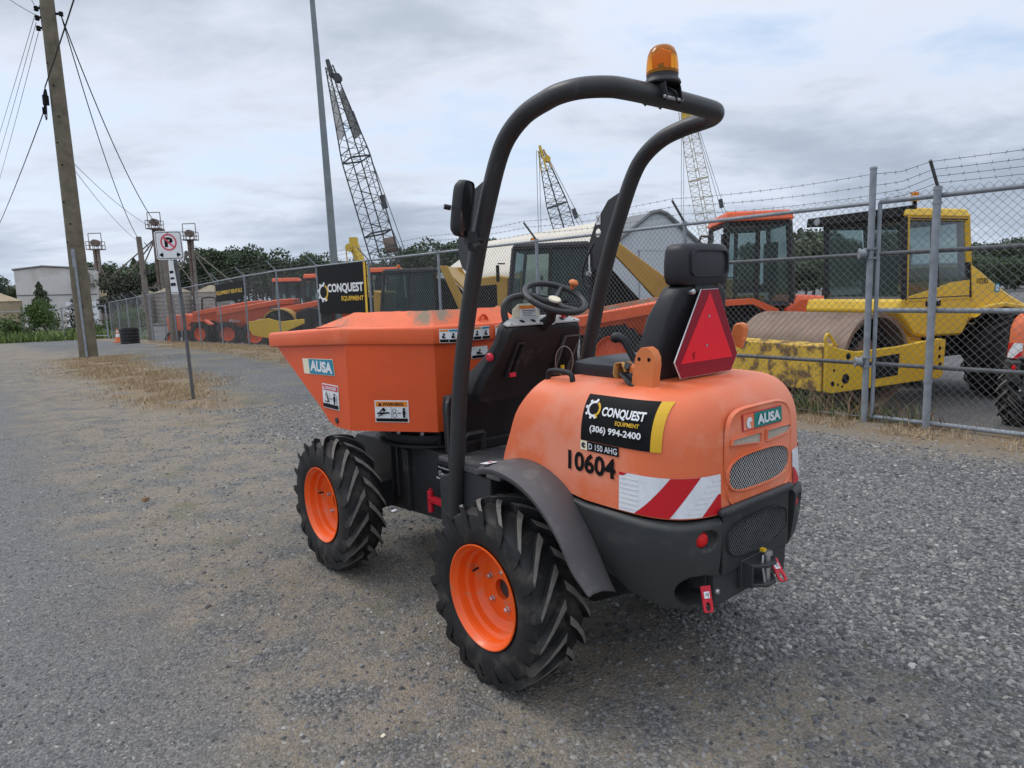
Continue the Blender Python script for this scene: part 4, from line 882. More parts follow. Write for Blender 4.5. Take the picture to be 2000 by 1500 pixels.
# slow vehicle triangle on the seat back
b = MB(); tri = [(-.055, 1.558), (.055, 1.558), (.205, 1.295), (.165, 1.232), (-.165, 1.232), (-.205, 1.295)]; lean = lambda v: -.552+(v-1.23)*-.035
o_ = [(lean(v)-.004, -u, v) for u, v in tri]; b.add(o_+[(x+.004, y, z) for x, y, z in o_], [list(range(6)), list(range(11, 5, -1))]+[(i, (i+1) % 6, (i+1) % 6+6, i+6) for i in range(6)])
TR = b.build('slow_vehicle_triangle', 'reflw', DP); TR.location.x = -.02; ST.location.x = -.02
ts = lambda u, v, h: Vector((lean(v)-.004-h, -u, v))
decal('triangle_face', TR, ts, [('poly', 0, [(u*.988, 1.37+(v-1.37)*.992) for u, v in tri]), ('poly', 1, [(0, 1.547), (.168, 1.287), (-.168, 1.287)]), ('text', 2, 'MFG', -.098, 1.297, -.082, 1.325, .0), ('ring', 3, 0, 1.455, 0, .006, 0, 360), ('ring', 3, -.01, 1.345, 0, .006, 0, 360)], ['smvd', 'smv', 'ink', 'steel'], h0=.001, dh=.0005)
fs = plane_surf((0, .271, 0), (-1, 0, 0), (0, 0, 1), (0, 1, 0))
decal('rental_sticker', [o for o in DP.children if o.name.startswith('front_frame')][0], fs, [('rect', 0, -.925, .575, -.80, .665), ('text', 1, 'Rental & Service', -.915, .645, -.81, .656, .02)]+gear(1, 1, -.895, .62, .014)+[('text', 1, 'CONQUEST', -.875, .613, -.81, .627, .03), ('text', 1, '(306) 994-2400', -.918, .585, -.805, .600, .02)], ['ink', 'white'])
# ---------------------------------------------------------------- chain link fence and gate
FZ = lambda t: float(-.027*np.clip(t-19.5, 0, 55))
FN3 = Vector((FN[0], FN[1], 0)); FD3 = Vector((FD[0], FD[1], 0))
def chain(name, parent, t0, t1, z0, z1, q, W=.04, r=.0021):
    A, B = [], []; nz = int((z1-z0)/W)
    for k in range(int((t1-t0)/W)):
        ta, tb = t0+k*W, t0+(k+1)*W; j = np.arange(nz+1); tt = np.where((j+k) % 2 == 0, ta, tb); zz = z0+j*W
        wob = .006*np.sin(tt*2.1+zz*3.)+.004*np.sin(tt*7.3)
        qq = q+wob+np.where((j+k) % 2 == 0, -.002, .002); gz_ = -.027*np.clip(tt-19.5, 0, 55)
        P = np.column_stack([FA[0]+FD[0]*tt+FN[0]*qq, FA[1]+FD[1]*tt+FN[1]*qq, zz+gz_]); A.append(P[:-1]); B.append(P[1:])
    V, F = sticks(np.concatenate(A), np.concatenate(B), r, 3); return bulk(name, V, F, 'wire', parent)
def barbed(name, parent, pts, step=.125, bl=.022, n=1):
    """two twisted strands with barbs"""
    b_ = []; e_ = []; P = [Vector(p) for p in pts]; ph = 0; rr_ = []
    for i in range(len(P)-1):
        a, c = P[i], P[i+1]; L_ = (c-a).length; m_ = max(2, int(L_/.25)); d = (c-a).normalized(); s_ = d.cross(Vector((0, 0, 1))).normalized(); u_ = s_.cross(d)
        f = lambda k: a.lerp(c, k/m_)-Vector((0, 0, .035*4*(k/m_)*(1-k/m_)))
        for k in range(m_): b_.append(f(k)); e_.append(f(k+1)); rr_.append(.0032)
        for k in range(int(L_/step)):
            p = f(m_*k*step/L_); a_ = ph+random.random()*.9; ph += 1.3
            for an in (a_, a_+1.57):
                w_ = (s_*math.cos(an)+u_*math.sin(an)+d*.25)*bl; b_.append(p-w_); e_.append(p+w_); rr_.append(.0019)
    V, F = sticks(b_, e_, rr_, 3); return bulk(name, V, F, 'galvd', parent)
FE = thing('chain_link_fence', 'long grey chain link fence topped with barbed wire between lot and machine yard', 'fence', tuple(fpos(.66)))
FE.location = (0, 0, 0)
TP = [.66, 3.1]+[6.15+3.06*k for k in range(15)]
for i, t in enumerate(TP):
    gz_ = FZ(t); b = MB(); rr = .034 if i == 0 else .028; hh = 2.72 if i == 0 else 2.36
    b.tube([fpos(t, 0, gz_-.1), fpos(t, 0, gz_+hh)], rr, 12); b.lathe([(gz_+hh, rr*1.15), (gz_+hh+.02, rr*1.1), (gz_+hh+.05, 0)] if i == 0 else [(gz_+hh, rr*1.3), (gz_+hh+.045, rr*1.3), (gz_+hh+.06, 0)], tuple(fpos(t)), 'z', 12)
    if i < 9:
        for zz in (.3, .9, 1.5, 2.1): b.lathe([(gz_+zz, rr+.004), (gz_+zz+.008, rr+.004)], tuple(fpos(t)), 'z', 10)
    po = b.build('fence_post', 'galv', FE)
    if i:
        a = MB(); a.tube([fpos(t, 0, gz_+hh+.03), fpos(t, -.27, gz_+hh+.31)], .016, 6); a.build('barbed_wire_arm', 'galvd' if i < 4 else 'galv', po)
b = MB(); b.tube([fpos(.66, 0, 2.37)]+[fpos(t, 0, FZ(t)+2.37) for t in TP[1:]], .023, 10); b.build('top_rail', 'galv', FE)
b = MB(); b.tube([fpos(.66, 0, .05)]+[fpos(t, 0, FZ(t)+.04) for t in TP[1:]], .004, 5); b.build('tension_wire', 'galv', FE)
chain('wire_mesh', FE, .70, 25.2, .03, 2.45, 0)
chain('wire_mesh', FE, 25.2, 49, .03, 2.42, 0, .08, .003)
for k, (dq, dz) in enumerate(((-.26, 2.69), (-.18, 2.60), (-.09, 2.50))):
    barbed('barbed_wire', FE, [fpos(.66, 0, (2.67, 2.55, 2.45)[k])]+[fpos(t, dq, FZ(t)+dz) for t in TP[1:]])
GT = thing('sliding_gate', 'grey chain link sliding gate with pipe rails in front of the yellow roller', 'gate', (0, 0, 0))
for z, q, t0, t1, m_, r in ((2.375, .05, -4.4, .60, 'galv', .026), (1.83, .06, -4.4, 3.0, 'galvd', .023), (1.225, .06, -4.4, .62, 'galv', .026), (.64, .06, -4.4, 3.0, 'galvd', .023), (.05, .05, -4.4, .62, 'galv', .025)):
    b = MB(); b.tube([fpos(t0, q, z), fpos(t1, q, z)], r, 12); b.build('gate_rail', m_, GT)
for t in (-4.4, -1.95, .60): 
    b = MB(); b.tube([fpos(t, .05, .03), fpos(t, .05, 2.37)], .022, 10); b.build('gate_upright', 'galv', GT)
chain('gate_mesh', GT, -4.4, .58, .05, 2.46, .03)
b = MB(); b.tube([fpos(.03, 0, -.1), fpos(.03, 0, 2.42)], .037, 14); b.lathe([(2.42, .042), (2.46, .04), (2.475, 0)], tuple(fpos(.03)), 'z', 14)
for zz in (1.72, .5, 2.3): b.lathe([(zz-.012, .045), (zz+.012, .045)], tuple(fpos(.03)), 'z', 14)
PB = b.build('gate_post', 'galv', GT); b = MB(); b.tube([fpos(.03, 0, 2.45), fpos(.03, -.22, 2.69)], .017, 6); b.build('barbed_wire_arm', 'galvd', PB)
for k in range(4):
    barbed('barbed_wire', GT, [fpos(.64, 0, (2.67, 2.55, 2.46, 2.40)[k]+.0), fpos(.03, (-.21, -.15, -.09, -.03)[k], (2.68, 2.61, 2.55, 2.49)[k]), fpos(-4.4, (-.21, -.15, -.09, -.03)[k], (2.69, 2.62, 2.56, 2.50)[k])])
for z in (1.84, .665):
    b = MB(); c = fpos(.72, -.06, z); V = MB(); V.lathe([(-.035, .02), (-.035, .055), (-.026, .06), (-.02, .045), (.02, .045), (.026, .06), (.035, .055), (.035, .02), (-.01, .018)], (0, 0, 0), 'y', 24)
    Rm = Matrix.Rotation(FYAW-.9, 3, 'Z'); b.add([Rm @ Vector(p)+c for p in V.v], V.f); b.box(tuple(fpos(.69, -.03, z)), (.09, .02, .05)); b.box(tuple(fpos(.66, 0, z+.05)), (.09, .09, .02)); b.box(tuple(fpos(.66, 0, z-.05)), (.09, .09, .02)); b.build('guide_roller', 'galv', GT)

def fence_sign(name, t0, t1, z0, z1, items, mats, label, ft=0, fz=0):
    b = MB(); dz = FZ(t0)*.5+FZ(t1)*.5
    b.add([fpos(t, q, z+FZ(t)) for q in (-.05, -.044) for t, z in ((t1, z0), (t0, z0), (t0, z1), (t1, z1))], [(0, 1, 2, 3), (7, 6, 5, 4), (0, 4, 5, 1), (1, 5, 6, 2), (2, 6, 7, 3), (3, 7, 4, 0)])
    o = b.build(name, 'ink', None); tag(o, label, 'sign', 'black banners tied to the fence')
    L_ = t1-t0
    sf = lambda u, v, h: fpos(t1-u*L_, -.05-h, z0+v*(z1-z0)+FZ(t1-u*L_))
    decal('lettering', o, sf, items, mats, h0=.003, dh=.001); return o
fence_sign('company_banner', 12.30, 15.18, 1.10, 2.355, [('rect', 0, .945, 0, .985, 1)]+[(i[0], (1 if i[1] == 0 else 0))+tuple(i[2:]) for i in gear(0, 1, .115, .45, .20, .62)]+[('text', 1, 'CONQUEST', .215, .41, .935, .62, .04), ('text', 0, 'EQUIPMENT', .50, .25, .93, .36, .03)], ['yel', 'white'], 'large black company banner with a white gear emblem and yellow edge strip on the fence')
fence_sign('rental_banner', 21.5, 24.72, 1.60, 2.235, [('text', 0, 'EQUIPMENT RENTALS', .03, .36, .97, .62, .03)], ['yel'], 'smaller black banner reading equipment rentals in yellow letters on the far fence')

# ---------------------------------------------------------------- no parking sign
SG = thing('no_parking_sign', 'white no parking sign with red ring on a grey roadside post', 'sign', (-5.04, 10.71, 0))
b = MB(); b.tube([(0, .03, -.1), (-.035, .03, 1.5), (-.10, .03, 2.62)], .026, 10); b.build('sign_post', 'galvd', SG)
sr = Matrix.Rotation(R(6), 3, 'Z')
def sp(u, v, h): p = sr @ Vector((u*.4-.0, -h, 0)); return Vector((-.135+p.x-.015*(v-.5), p.y, 2.20+v*.43))
def rounded(k, n=6, r=.09):
    P = []
    for cx_, cy_, a0 in ((1-r, r, -90), (1-r, 1-r, 0), (r, 1-r, 90), (r, r, 180)):
        P += [(.5+(cx_+r*math.cos(R(a0+90*j/n))-.5)*k-.5, .5+(cy_+r*math.sin(R(a0+90*j/n))-.5)*k) for j in range(n+1)]
    return P
b = MB(); o1 = [sp(u, v, 0) for u, v in rounded(1)]; o2 = [sp(u, v, -.004) for u, v in rounded(1)]; m_ = len(o1)
b.add(o1+o2, [list(range(m_)), list(range(2*m_-1, m_-1, -1))]+[(i, (i+1) % m_, (i+1) % m_+m_, i+m_) for i in range(m_)]); PLs = b.build('sign_plate', 'white', SG)
it = [('poly', 0, rounded(.93)), ('poly', 1, rounded(.89)), ('text', 0, 'P', -.15, .44, .16, .78, .05), ('ring', 2, 0, .61, .24, .30, 0, 360), ('quad', 2, (-.19, .75), (-.145, .80), (.19, .47), (.145, .42)),
      ('poly', 0, [(-.40, .17), (-.26, .26), (-.26, .20), (-.24, .20), (-.24, .14), (-.26, .14), (-.26, .08)]), ('poly', 0, [(.40, .17), (.26, .08), (.26, .14), (.24, .14), (.24, .20), (.26, .20), (.26, .26)]), ('ring', 3, 0, .94, 0, .02, 0, 360), ('ring', 3, 0, .05, 0, .02, 0, 360)]
M['fadered'] = mat('faded red print', (.62, .10, .13), .5, var=.15)
decal('sign_symbol', PLs, sp, it, ['ink', 'white', 'fadered', 'dark'], h0=.002, dh=.0012)
b = MB(); sr2 = Matrix.Rotation(R(-40), 3, 'Z'); sq = lambda u, v, h: Vector((-.10-.02*(v-.5), -.06, 0))+sr2 @ Vector((u*.24*(1-.38*v), -h, 0))+Vector((0, 0, 1.68+v*.5))
b.add([sq(u, v, h) for h in (0, -.004) for u, v in ((-.5, 0), (.5, 0), (.5, 1), (-.5, 1))], [(0, 1, 2, 3), (7, 6, 5, 4), (0, 4, 5, 1), (1, 5, 6, 2), (2, 6, 7, 3), (3, 7, 4, 0)]); lp_ = b.build('lower_plate', 'white', SG)
decal('lower_marks', lp_, sq, [('rect', 0, -.40, .62, .30, .70), ('rect', 0, -.25, .64, -.2, .68), ('rect', 0, -.36, .44, .30, .50), ('rect', 0, -.40, .24, .36, .33), ('rect', 0, -.46, .03, .46, .045)], ['ink'], h0=.002)

# ---------------------------------------------------------------- poles and cables
M['wood'] = mat('weathered pole wood', (.155, .135, .095), .85, var=.3, vs=4, bump=.4, bs=30, dirt=((.06, .055, .045), .8, 9, .6))
M['woodg'] = mat('grey weathered wood', (.19, .165, .14), .85, var=.25, vs=5, bump=.3, bs=30)
M['cable'] = mat('black cable', (.02, .02, .022), .6, var=0)
M['pole'] = mat('grey steel lamp pole', (.20, .225, .235), .5, .3, var=.12, vs=3)
def wood_pole(name, base, top, r0, r1, label, m_='wood'):
    base, top = Vector(base), Vector(top); b = MB(); n = 14; P = [base.lerp(top, k/n) for k in range(n+1)]; b.tube([p-base for p in P], [r0+(r1-r0)*k/n for k in range(n+1)], 16)
    o = b.build(name, m_, None, smooth=50); o.location = base; return tag(o, label, 'utility pole')
UP = wood_pole('utility_pole', (-12.28, 19.94, -.1), (-12.32, 19.98, 11.5), .245, .165, 'tall brown wooden utility pole standing in dry grass at the left')
b = MB(); b.tube([(.10, -.25, 0), (.06, -.235, 2.9)], .035, 8); b.box((.05, -.24, 2.95), (.08, .06, .5)); b.build('conduit', 'galv', UP)
for z in (9.15, 9.42, 9.66):
    b = MB(); b.box((-.25, -.02, z), (.14, .05, .05)); b.lathe([(z-.06, .05), (z+.06, .05)], (-.33, 0, 0), 'z', 10); b.lathe([(z-.04, .065), (z-.01, .04), (z+.02, .065)], (-.33, 0, 0), 'z', 10)
    b.build('insulator', 'void', UP)
b = MB(); b.box((-.19, -.02, 9.4), (.03, .06, .65)); b.build('insulator_rack', 'void', UP); b = MB(); b.box((.26, -.02, 9.50), (.14, .05, .05)); b.lathe([(9.45, .055), (9.55, .055)], (.33, 0, 0), 'z', 10); b.build('insulator', 'void', UP)
for z, a in ((8.2, -.4), (7.6, .2), (6.1, -.2), (5.5, .1), (4.5, -.3), (3.9, .25), (3.4, -.5), (6.8, .4), (1.6, .5)):
    b = MB(); rr_ = .245-.08*z/11.6; b.tube([(rr_*math.sin(a)*.95-.003*z, -rr_*math.cos(a)*.95, z), (rr_*math.sin(a)*1.06-.003*z, -rr_*math.cos(a)*1.06, z)], .022, 8); b.build('pole_bolt', 'void', UP)
P1 = wood_pole('wooden_post', (-18.96, 36.36, -.6), (-19.10, 36.36, 4.9), .15, .13, 'grey wooden service pole on the fence line, left of a matching pole', 'woodg'); P2 = wood_pole('wooden_post', (-15.52, 31.79, -.45), (-15.62, 31.79, 4.77), .17, .13, 'grey wooden service pole just left of the no parking sign', 'woodg')
b = MB(); b.box((.2, -.1, 3.7), (.18, .18, .22)); b.tube([(.13, 0, 5.2), (.30, -.05, 5.0), (.32, -.05, 4.85), (.18, 0, 4.75)], .02, 6); b.build('service_box', 'dark', P1)
b = MB(); b.tube([(.16, -.1, 0), (.12, -.1, 3.2)], .03, 8); b.build('conduit', 'galv', P2)
b = MB(); b.tube([(-6.20, 25, -.3), (-6.26, 25, 5), (-6.33, 25, 9.0), (-6.50, 25, 16.5)], [.155, .13, .105, .06], 12); LPo = b.build('lamp_pole', 'pole', None, smooth=60); tag(LPo, 'tall tapering grey steel pole rising behind the black company banner', 'pole')
def cable(label, pts, r, sag=0., m_='cable', n=16):
    P = []; pts = [Vector(p) for p in pts]
    for i in range(len(pts)-1):
        for k in range(n): t = k/n; P.append(pts[i].lerp(pts[i+1], t)-Vector((0, 0, sag*4*t*(1-t))))
    P.append(pts[-1]); b = MB(); b.tube(P, r, 5); o = b.build('overhead_cable', m_, None, smooth=0); return tag(o, label, 'cable', 'overhead cables at the utility pole')
cable('thick black cable crossing the utility pole and rising to the upper right', [(-12.47, 19.70, 7.45), (-5.2, 10.6, 8.0), (9.5, -8, 8.6)], .016, .05)
cable('thick black cable sloping down left from the splice on the utility pole', [(-12.47, 19.70, 7.45), (-12.72, 19.94, 6.9), (-53, 70, 6.2)], .015, .5)
cable('twisted black service drop from the utility pole to the pole left of the sign', [(-11.98, 19.96, 9.42), (-15.62, 31.75, 4.70)], .016, .75)
cable('twisted black service drop from the utility pole to the leftmost wooden pole', [(-11.98, 19.98, 9.40), (-19.02, 36.3, 4.68)], .015, .9)
cable('thin grey line behind the utility pole reaching the pole left of the sign', [(-12.3, 20.2, 5.6), (-15.62, 31.75, 4.65)], .008, .25, 'galvd')
cable('thin grey line behind the utility pole reaching the leftmost wooden pole', [(-12.3, 20.2, 5.45), (-19.0, 36.3, 4.6)], .008, .25, 'galvd')
cable('leftmost thin wire sloping away from the insulator rack', [(-12.65, 19.94, 9.42), (-53.9, 70, 9.2)], .008, .4, 'galvd')
cable('middle thin wire sloping away from the insulator rack', [(-12.65, 19.94, 9.2), (-53.4, 70, 8.4)], .008, .4, 'galvd')
cable('rightmost thin wire sloping away from the insulator rack', [(-12.62, 19.94, 8.95), (-52.9, 70, 7.6)], .008, .4, 'galvd')
cable('upper thin wire leaving the insulator rack over the frame top', [(-12.65, 19.94, 9.66), (-7.5, 8, 11.6), (9, -12, 12)], .008, .3, 'galvd', 10)
cable('short jumper wire looping up left from the insulator rack', [(-12.65, 19.94, 9.4), (-12.95, 18.5, 9.7), (-13, 16.5, 10.3)], .008, .05, 'galvd', 8)
b = MB(); b.tube([(-12.48, 19.72, 7.40), (-12.56, 19.80, 7.2), (-12.66, 19.90, 6.95)], [.03, .07, .03], 8); b.tube([(-12.52, 19.75, 7.25), (-12.53, 19.76, 7.0)], .08, 8); b.tube([(-12.68, 19.9, 6.98), (-12.7, 19.92, 6.8)], .055, 8); o = b.build('splice_case', 'void', None); tag(o, 'black cable splice case hanging beside the wooden utility pole', 'splice case')

# barrel and cone by the far fence
BRL = thing('barrel', 'black ribbed drum beside a traffic cone near the far fence', 'barrel', (-18.2, 32.9, -.42)); b = MB()
b.lathe([(0, 0), (0, .40), (.02, .41)]+[(z, .41+(.015 if abs((z*6.5) % 1-.5) < .12 else 0)) for z in np.linspace(.05, .74, 40)]+[(.76, .41), (.76, .37), (.70, .37), (.70, 0)], (0, 0, 0), 'z', 32); b.build('drum_wall', 'black', BRL, smooth=25)
CN = thing('traffic_cone', 'orange and white traffic cone left of the black drum', 'cone', (-20.2, 35.4, -.47)); b = MB(); b.box((0, 0, .02), (.38, .38, .04), 0); b.lathe([(.04, .14), (.28, .10)], (0, 0, 0), 'z', 20, 0); b.lathe([(.28, .10), (.44, .072)], (0, 0, 0), 'z', 20, 1); b.lathe([(.44, .072), (.52, .06)], (0, 0, 0), 'z', 20, 0); b.lathe([(.52, .06), (.60, .047)], (0, 0, 0), 'z', 20, 1); b.lathe([(.60, .047), (.71, .03), (.71, 0)], (0, 0, 0), 'z', 20, 0); b.build('cone_body', ['oranged', 'white'], CN)
# ---------------------------------------------------------------- machines in the yard
M['byel'] = mat('yellow machine paint', (.74, .47, .03), .4, var=.07, vs=3, dirt=((.26, .19, .10), .5, 4, .62))
M['rust'] = mat('scraped yellow blade', (.70, .44, .04), .5, var=.1, dirt=((.13, .075, .04), .95, 5, .47))
M['drum'] = mat('rusty drum steel', (.20, .135, .095), .55, .3, var=.25, vs=4, dirt=((.30, .24, .19), .5, 7, .5), bump=.1, bs=30)
M['ochre'] = mat('ochre machine paint', (.46, .27, .045), .45, var=.1, vs=3, dirt=((.2, .15, .1), .4, 4, .6))
M['yor'] = mat('orange yard machine paint', (.80, .125, .035), .45, var=.1, vs=3, dirt=((.30, .13, .08), .45, 4, .58))
M['cabin'] = mat('dark cab interior', (.02, .022, .024), .7, var=.2)
M['tin'] = mat('tinted cab glass', (.22, .31, .30), .04, var=0, trans=.85, ior=1.15)
M['conc'] = mat('grey concrete', (.27, .27, .265), .85, var=.15, vs=2, bump=.2, bs=20)
def grp(rows): return rows
def cab(parent, x0, x1, y0, y1, z0, z1, fm, rm, roof=.14, rake=.0, seat=True, pil=.07, rearrake=0., top_out=.06):
    """four pillars, sills, panes on each side, roof and seat"""
    fx = lambda z: x1-rake*(z-z0)/(z1-z0); rx_ = lambda z: x0+rearrake*(z-z0)/(z1-z0); b = MB()
    for y in (y0, y1):
        for f in (fx, rx_): b.tube([(f(z0), y, z0), (f(z1), y, z1)], pil*.7, 4)
    mid = (fx(z1)+rx_(z1))/2
    for y in (y0, y1): b.tube([((fx(z0)+rx_(z0))/2, y, z0), (mid, y, z1)], pil*.5, 4); b.tube([(fx(z0), y, z0+.02), (rx_(z0), y, z0+.02)], pil*.6, 4); b.tube([(fx(z1), y, z1-.02), (rx_(z1), y, z1-.02)], pil*.6, 4)
    for f in (fx, rx_):
        for z in (z0+.02, z1-.02): b.tube([(f(z), y0, z), (f(z), y1, z)], pil*.6, 4)
    fr_ = b.build('cab_frame', fm, parent, smooth=0)
    e = .012
    def pane(P): d = MB(); d.add(P, [list(range(len(P)))]); d.build('cab_window', 'tin', fr_, smooth=0)
    zl = z0+.05
    for y, s in ((y0-e, -1), (y1+e, 1)):
        for a, c in ((rx_, lambda z: (fx(z)+rx_(z))/2), (lambda z: (fx(z)+rx_(z))/2, fx)): pane([(a(zl)+.04, y, zl), (c(zl)-.04, y, zl), (c(z1)-.04, y, z1-.05), (a(z1)+.04, y, z1-.05)])
    for f, s in ((fx, 1), (rx_, -1)): pane([(f(zl)+s*e, y0+.04, zl), (f(zl)+s*e, y1-.04, zl), (f(z1)+s*e, y1-.04, z1-.05), (f(z1)+s*e, y0+.04, z1-.05)])
    r = MB(); t = top_out; r.box(((fx(z1)+rx_(z1))/2, (y0+y1)/2, z1+roof/2+.01), (fx(z1)-rx_(z1)+2*t, y1-y0+2*t, roof), taper=.93); r.build('cab_roof', rm, fr_, bevel=.03)
    if seat:
        s = MB(); cx_ = (x0+x1)/2-.1; s.box((cx_, (y0+y1)/2, z0+.28), (.5, .5, .12)); s.box((cx_-.25, (y0+y1)/2, z0+.65), (.12, .48, .7)); s.box((cx_+.55, (y0+y1)/2, z0+.35), (.15, .5, .6)); s.tube([(cx_+.4, (y0+y1)/2-.18+.18*math.cos(a), z0+.75+.18*math.sin(a)) for a in [2*PI*k/16 for k in range(17)]], .02, 6); s.build('cab_seat', 'cabin', fr_, bevel=.03)
    return fr_
def wheel(parent, c, Rt, hw, rimc, axis_out=1, nl=14, fancy=True, rb=None):
    rb = rb or Rt*.52; b = MB(); k = rb/.213
    b.lathe([(-hw*.9, rb*.97), (-hw*.9, rb*1.01), (hw*.7, rb*.9), (hw*.88, rb*.95), (hw*.9, rb*1.01), (hw*.82, rb*.96), (hw*.55, rb*.86), (hw*.3, rb*.7), (hw*.28, rb*.3), (hw*.4, rb*.28), (hw*.42, 0)], n=32)
    w_ = b.build('wheel', rimc, parent, smooth=35); w_.location = c
    if axis_out < 0: w_.rotation_euler = (0, 0, PI)
    t = tyre_mb(Rt, hw, rb, nl, Rt*.07, worn=False, seg=40); t.build('tyre', ['tyre', 'tread'], w_, smooth=40); return w_
# yellow single drum roller
RL = thing('drum_roller', 'yellow single drum soil roller with glazed cab standing behind the sliding gate', 'roller', (4.14, 8.95, 0), R(204))
b = MB()
for ya, yb in ((-.06, 0), (-2.26, -2.20)):
    b.prism([(0, .10), (-.10, .07), (-2.30, .10), (-2.36, .16), (-2.38, .66), (-2.25, .68), (-1.9, .66), (-1.35, .62), (-.55, .60), (-.25, .66), (0, .74)], ya, yb)
b.box((-2.25, -1.13, .45), (.25, 2.1, .35)); FRm = b.build('drum_frame', 'byel', RL, bevel=.012)
b = MB(); b.prism([(0, .10), (.03, .10), (.03, .70), (-.28, .72), (-.28, .68), (0, .66)], -2.2, -.06); b.build('front_scraper_beam', 'rust', RL, bevel=.01)
b = MB()
for x, z, r in ((-.12, .20, .035), (-.14, .38, .02), (-.14, .50, .03), (-.40, .55, .045), (-.36, .25, .07), (-.30, .15, .02), (-.22, .18, .02), (-2.25, .54, .03), (-2.25, .42, .03), (-2.27, .30, .035)):
    b = MB(); b.lathe([(0.002, r), (.004, r*.9), (.004, 0)], (x, 0, z), 'y', 16); b.build('frame_hole', 'void', FRm)
b = MB(); b.prism([(-.92, .20), (-1.38, .22), (-1.40, .52), (-.92, .50)], .001, .004); b.build('frame_window', 'void', FRm)
b = MB(); b.tube(lerp_path([(-.02, -.03, .70), (-.0, -.03, .80), (-.03, -.03, .86), (-.08, -.03, .84), (-.2, -.03, .70)], 4), .022, 6); b.build('lifting_eye', 'byel', FRm)
b = MB(); b.lathe([(-2.16, .40), (-2.16, .655), (-.12, .655), (-.12, .60), (-.16, .59), (-.45, .585), (-.46, .30), (-.30, .28), (-.30, 0)], (-1.10, 0, .435), 'y', 180); DR = b.build('drum', 'drum', RL, smooth=40)
b = MB(); b.lathe([(-.44, .57), (-.435, .0)], (-1.10, 0, .435), 'y', 40, 0)
for k in range(9): a = 2*PI*k/9; b.box((-1.10+.40*math.cos(a), -.33, .435+.40*math.sin(a)), (.12, .2, .12), 0)
b.build('drum_inside', 'void', DR)
b = MB(); b.prism([(-1.78, 1.26), (-1.72, 1.08), (-1.9, .92), (-2.1, .72), (-2.35, .68), (-3.2, .66), (-3.35, .85), (-3.7, 1.0), (-4.2, 1.03), (-4.7, .98), (-4.95, .75), (-5.5, .66), (-5.65, .78), (-5.55, .92), (-5.1, 1.02), (-4.73, 1.10), (-4.35, 1.24), (-3.95, 1.43), (-3.6, 1.62), (-3.36, 1.74), (-3.28, 1.26)], -1.98, -.30); b.build('engine_cover', 'byel', RL, bevel=.04)
b = MB(); b.prism([(-3.3, .92), (-3.5, 1.10), (-4.0, 1.14), (-4.6, 1.06), (-4.95, .85), (-4.9, .8), (-4.55, .99), (-4.0, 1.06), (-3.55, 1.02)], -.30, -.16); b.build('body_panel', 'byel', RL, bevel=.02)
b = MB(); b.prism([(-2.15, .95), (-1.9, .95), (-1.9, .4), (-2.45, .4), (-2.45, .7)], -1.7, -.42); b.build('pivot_block', 'byel', RL, bevel=.02)
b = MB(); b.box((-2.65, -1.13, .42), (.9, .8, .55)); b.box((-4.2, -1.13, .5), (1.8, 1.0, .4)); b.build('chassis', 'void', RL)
cb_ = cab(RL, -3.34, -1.88, -1.68, -.33, 1.24, 2.42, 'black', 'byel', roof=.13, rake=-.06, rearrake=.16, pil=.08)
b = MB(); b.tube([(-1.90, -.325, 1.20), (-1.86, -.325, 2.44)], .055, 4); b.tube([(-3.36, -.325, 1.20), (-3.18, -.325, 2.44)], .06, 4); b.box((-2.55, -.325, 2.43), (1.35, .06, .10)); b.prism([(-1.80, 1.22), (-3.3, 1.22), (-3.3, 1.50), (-2.9, 1.47), (-2.35, 1.36), (-1.9, 1.28)], -.33, -.29); b.build('door_frame', 'byel', cb_)
b = MB(); b.prism([(-1.84, 2.43), (-1.70, 2.42), (-1.72, 2.56), (-2.05, 2.60), (-2.05, 2.43)], -1.97, -.31); LV = b.build('roof_visor', 'void', cb_, bevel=.01)
for y in (-1.75, -.75): b = MB(); b.lathe([(-1.70, .06), (-1.685, .055), (-1.68, 0)], (0, y, 2.49), 'x', 16); b.build('work_light', 'galv', LV)
b = MB(); b.tube([(-2.15, -.42, 2.55), (-2.15, -.42, 2.66)], .03, 8, 0); b.lathe([(2.66, .06), (2.70, .062), (2.78, .05), (2.80, 0)], (-2.15, -.42, 0), 'z', 16, 1); b.build('roof_beacon', ['void', 'amber'], cb_)
for yo, s in ((-.30, 1), (-1.98, -1)): wheel(RL, (-4.22, yo+.05*s, .31), .69, .29, 'byel', s, nl=18)
fl_ = plane_surf((0, -.298, 0), (-1, 0, 0), (0, 0, 1), (0, 1, 0))
decal('fleet_number', RL, fl_, [('text', 0, '10282', 3.48, 1.435, 3.76, 1.52, .01)], ['ink'])
decal('round_sticker', RL, fl_, [('ring', 0, 3.99, 1.36, 0, .075, 0, 360), ('ring', 1, 3.99, 1.36, .02, .045, 0, 360)], ['teal', 'white'])
decal('company_sticker', RL, fl_, [('rect', 0, 2.32, 1.13, 2.66, 1.30)]+gear(1, 1, 2.38, 1.22, .035)+[('text', 1, 'CONQUEST', 2.43, 1.20, 2.63, 1.245, .03)], ['ink', 'white'])
